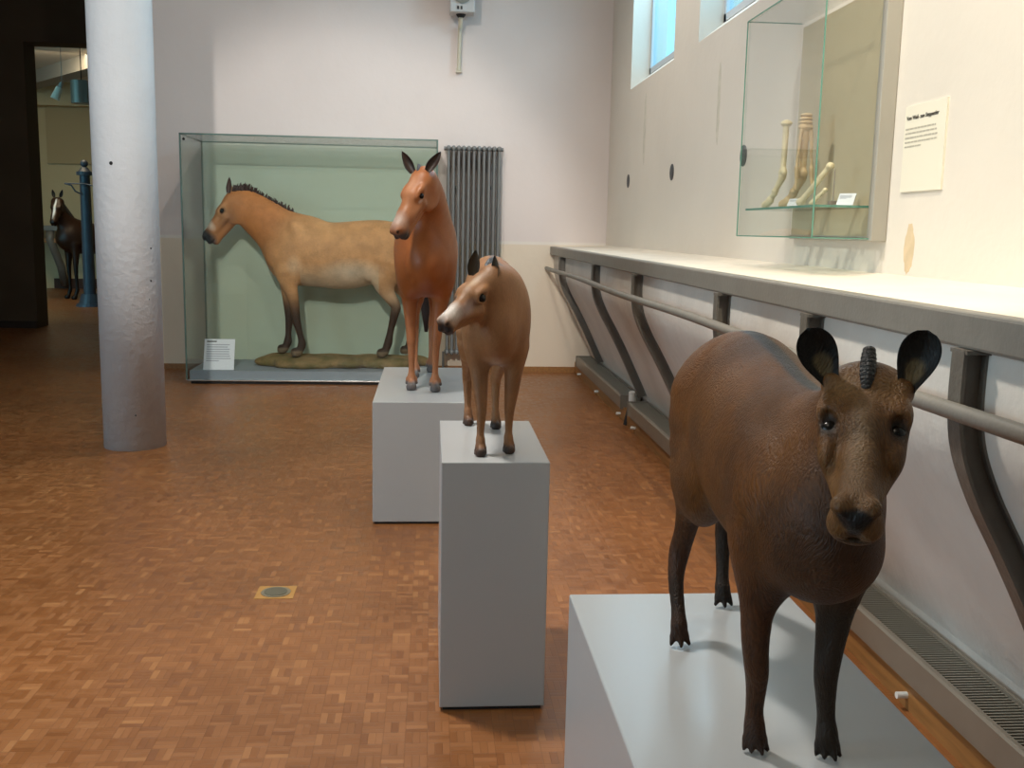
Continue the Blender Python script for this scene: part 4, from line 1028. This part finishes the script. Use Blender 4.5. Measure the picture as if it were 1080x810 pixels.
# round wall plugs
for Y, z, l in ((9.45, 1.965, 'farthest of the round dark wall vents on the right wall'), (7.72, 1.955, 'middle round dark wall vent on the right wall'), (5.93, 1.955, 'round dark wall vent seen through the left of the glass wall case')):
    o = MB().cyl((1.826, Y, z), (1.834, Y, z), .062, n=28).cyl((1.8235, Y, z), (1.827, Y, z), .045, n=28).build('wall_vent', mat('vent_dark', srgb(74, 74, 76), .6), origin=(1.83, Y, z))
    tag(o, l, 'vent', 'round vents on the right wall')
# plaster repairs and stains on the wall surface (thin smears of another plaster)
def stain(Y, z, w, h, c, n=26, x=1.8292):
    b = MB(); ang = [2*PI*k/n for k in range(n)]; random.seed(int(Y*100))
    pts = [(Y+w/2*math.cos(a)*random.uniform(.75, 1.1), z+h/2*math.sin(a)*random.uniform(.85, 1.08)) for a in ang]
    b.prof(pts, 'X', x, 1.832)
    o = b.build('plaster_patch', mat('patch', c, .9, noise=.15, nscale=12), origin=(1.83, Y, z)); return o
tag(stain(3.765, 1.455, .085, .20, srgb(216, 194, 160)), 'tan flaked patch of bare plaster below the text panel', 'plaster patch')
tag(stain(8.80, 2.36, .10, .62, srgb(214, 207, 192)), 'faint greenish drip stain below the far window', 'stain')
tag(stain(6.52, 2.33, .075, .56, srgb(212, 205, 189)), 'faint greenish drip stain below the near window', 'stain')

# floor socket
r = empty('floor_outlet', (-.628, 4.027, 0), 'round metal floor outlet cover set in the parquet', 'floor cover')
MB().box((-.705, 3.955, -.002), (-.55, 4.10, .0015)).build('surround', mat('brass_rim', srgb(166, 122, 62), .5), r)
MB().cyl((-.628, 4.027, .001), (-.628, 4.027, .004), .060, n=40).build('rim', mat('steel_rim', srgb(150, 142, 122), .35, metal=.6), r)
MB().cyl((-.628, 4.027, .002), (-.628, 4.027, .006), .047, n=40).build('lid', mat('steel_lid', srgb(112, 108, 92), .4, metal=.5), r)

# ------------------------------------------------------------------ the room beyond the doorway
st('wall_far', MB().box((-10.2, 23.2, 0), (-2.0, 23.4, 4.4)), FARW)
st('wall_far_left', MB().box((-10.2, 14.9, 0), (-10.0, 23.2, 4.4)), FARW)
st('wall_far_right', MB().box((-2.2, 14.9, 0), (-2.0, 23.2, 4.4)), FARW)
st('ceiling_far', MB().box((-10.2, 14.9, 4.4), (-2.0, 23.4, 4.5)), CEIL)
BM = mat('beam_paint', srgb(150, 146, 138), .7)
st('trim_3', MB().prof([(-9.2, 22.9), (-8.9, 23.1), (-3.6, 16.3), (-3.9, 16.1)], 'Z', 4.15, 4.4), BM)
st('trim_4', MB().box((-10, 22.8, 3.92), (-2.2, 23.2, 4.4)), FARW)
st('trim_5', MB().box((-8.35, 23.12, 2.72), (-5.4, 23.2, 3.92)), mat('niche_panel', srgb(180, 160, 124), .9))
st('trim_6', MB().box((-8.35, 23.16, 0), (-2.2, 23.2, .22)), mat('dark_skirting', srgb(70, 44, 32), .7))
# feeding ledge in the far room
r = empty('feeding_ledge', (-7.6, 22.6, 0), 'grey feeding ledge on bowed supports along the far room wall', 'ledge')
MB().box((-9.9, 22.3, 1.28), (-2.3, 23.1, 1.38)).build('ledge_top', GREYP, r)
MB().box((-9.9, 22.34, 1.02), (-2.3, 22.40, 1.12)).build('front_rail', WOOD, r)
for x in (-8.1, -6.0, -4.0):
    MB().tube([(x, 22.4, 1.30), (x, 22.35, 1.1), (x+.05, 22.5, .8), (x+.06, 22.75, .5), (x+.05, 22.95, .1)], .085, n=10).build('support', GREYP, r, smooth=True)
# cast-iron post
IR = mat('post_blue', srgb(62, 70, 82), .45, noise=.2)
r = empty('iron_post', (-6.03, 18.4, 0), 'dark blue cast-iron post with a side hook in the far room', 'post')
MB().cyl((-6.03, 18.4, .03), (-6.03, 18.4, 2.28), .105, .085, n=24).build('shaft', IR, r)
MB().cyl((-6.03, 18.4, 0), (-6.03, 18.4, .05), .24, .22).cyl((-6.03, 18.4, .05), (-6.03, 18.4, .22), .19, .14).build('foot', IR, r)
MB().cyl((-6.03, 18.4, 2.28), (-6.03, 18.4, 2.34), .135, .135).cyl((-6.03, 18.4, 2.34), (-6.03, 18.4, 2.42), .11, .05).ball((-6.03, 18.4, 2.48), .065).build('finial', IR, r)
MB().tube([(-6.06, 18.3, 1.95), (-6.16, 18.28, 2.0), (-6.22, 18.27, 2.10), (-6.33, 18.27, 2.13)], .014).tube([(-6.33, 18.27, 2.13), (-6.0, 18.27, 2.13), (-5.85, 18.27, 2.10)], .012).build('hook', IR, r)
# hanging drum lamp and track spotlight
r = empty('pendant_lamp', (-5.56, 17.0, 3.34), 'grey drum pendant lamp hanging in the far room', 'lamp')
MB().cyl((-5.56, 17, 3.34), (-5.56, 17, 3.69), .165, n=32).build('drum_shade', mat('drum_metal', srgb(120, 116, 106), .4, metal=.4), r, smooth=False)
MB().cyl((-5.56, 17, 3.69), (-5.56, 17, 4.4), .008).cyl((-5.56, 17, 4.34), (-5.56, 17, 4.4), .05).build('rod', SLOT, r)
r = empty('track_spotlight', (-5.92, 17.0, 3.5), 'small white spotlight left of the drum pendant lamp', 'lamp')
MB().cyl((-5.90, 17, 3.58), (-5.97, 16.98, 3.40), .05, .07).build('spot_head', mat('spot_white', srgb(210, 204, 186), .4), r)
MB().cyl((-5.90, 17, 3.58), (-5.86, 17, 3.66), .03).cyl((-5.86, 17, 3.64), (-5.86, 17, 4.4), .005).build('stem', BM, r)

# ------------------------------------------------------------------ light
def area(name, loc, target, sx, sy, power, color, spread=180):
    d = bpy.data.lights.new(name, 'AREA'); d.shape = 'RECTANGLE'; d.size = sx; d.size_y = sy; d.energy = power; d.color = color; d.spread = math.radians(spread)
    o = bpy.data.objects.new(name, d); col.objects.link(o); o.location = loc
    o.rotation_euler = (Vector(target)-Vector(loc)).to_track_quat('-Z', 'Y').to_euler(); return o
def spot(name, loc, target, power, color, ang, blend=.5, r=.06):
    d = bpy.data.lights.new(name, 'SPOT'); d.energy = power; d.color = color; d.spot_size = math.radians(ang); d.spot_blend = blend; d.shadow_soft_size = r
    o = bpy.data.objects.new(name, d); col.objects.link(o); o.location = loc
    o.rotation_euler = (Vector(target)-Vector(loc)).to_track_quat('-Z', 'Y').to_euler(); return o
cool = (.72, .86, 1.0); warm = (1.0, .80, .55)
for y, pw in ((-1.3, 45), (1.9, 105)): area('daylight_left', (XL-.25, y, 2.5), (0, y+2, 1.6), 2.2, 2.6, pw, cool)
for a, c in WIN: area('daylight_right', (XR+.40, (a+c)/2, 4.12), (-.2, (a+c)/2-1.2, 1.0), 1.5, .4, 42, (.60, .84, 1.0))
area('ceiling_lamp', (-1.0, 3.9, 4.85), (-.5, 3.2, 0), .35, .35, 104, (.98, .93, .84), 130)
area('ceiling_lamp', (.2, 8.0, 4.85), (.2, 8.0, 0), .7, .7, 30, (1.0, .90, .76), 130)
area('ceiling_lamp', (-1.2, .9, 4.85), (-1.2, 1.6, 0), .7, .7, 14, (1.0, .88, .70), 120)
spot('spotlight_case', (-1.1, .1, 4.6), (-.9, 10.0, 1.2), 1350, (1.0, .97, .90), 30)
spot('spotlight_wall', (.75, 2.2, 4.6), (1.83, 3.4, 1.9), 420, (1.0, .88, .68), 62)
spot('added_back_wall_wash', (-.8, 6.2, 4.7), (-.8, 10.5, 2.6), 150, (1.0, .92, .82), 100, .9)  # unseen wash light added to brighten the back wall and case
spot('added_side_wall_wash', (.1, 6.4, 4.7), (1.83, 7.2, 2.2), 125, (1.0, .95, .89), 100, .9)  # second unseen light, added to lift the far part of the right wall
area('far_room_lamp', (-6.5, 18.5, 4.3), (-7.0, 20, 0), 1.5, 1.5, 85, (1.0, .80, .52))
w = bpy.data.worlds.new('sky'); scene.world = w; w.use_nodes = True
bg = w.node_tree.nodes['Background']; bg.inputs[0].default_value = (.30, .78, 1.0, 1); bg.inputs[1].default_value = 2.4

# ------------------------------------------------------------------ camera
cd = bpy.data.cameras.new('camera'); cd.sensor_width = 36; cd.lens = 36*1060/1080; cd.clip_start = .05
cam = bpy.data.objects.new('camera', cd); col.objects.link(cam); scene.camera = cam
yaw, pitch, roll = .08212937, .15282477, .0199974
fw = Vector((math.sin(yaw)*math.cos(pitch), math.cos(yaw)*math.cos(pitch), -math.sin(pitch)))
rt = Vector((math.cos(yaw), -math.sin(yaw), 0)); up = rt.cross(fw)
r2 = rt*math.cos(roll)+up*math.sin(roll); u2 = up*math.cos(roll)-rt*math.sin(roll)
R = Matrix((r2, u2, -fw)).transposed()
cam.matrix_world = Matrix.Translation((0, 0, 1.5)) @ R.to_4x4()
scene.view_settings.view_transform = 'Standard'; scene.view_settings.look = 'None'
scene.view_settings.gamma = 1; scene.view_settings.use_curve_mapping = False
scene.view_settings.exposure = 0.0
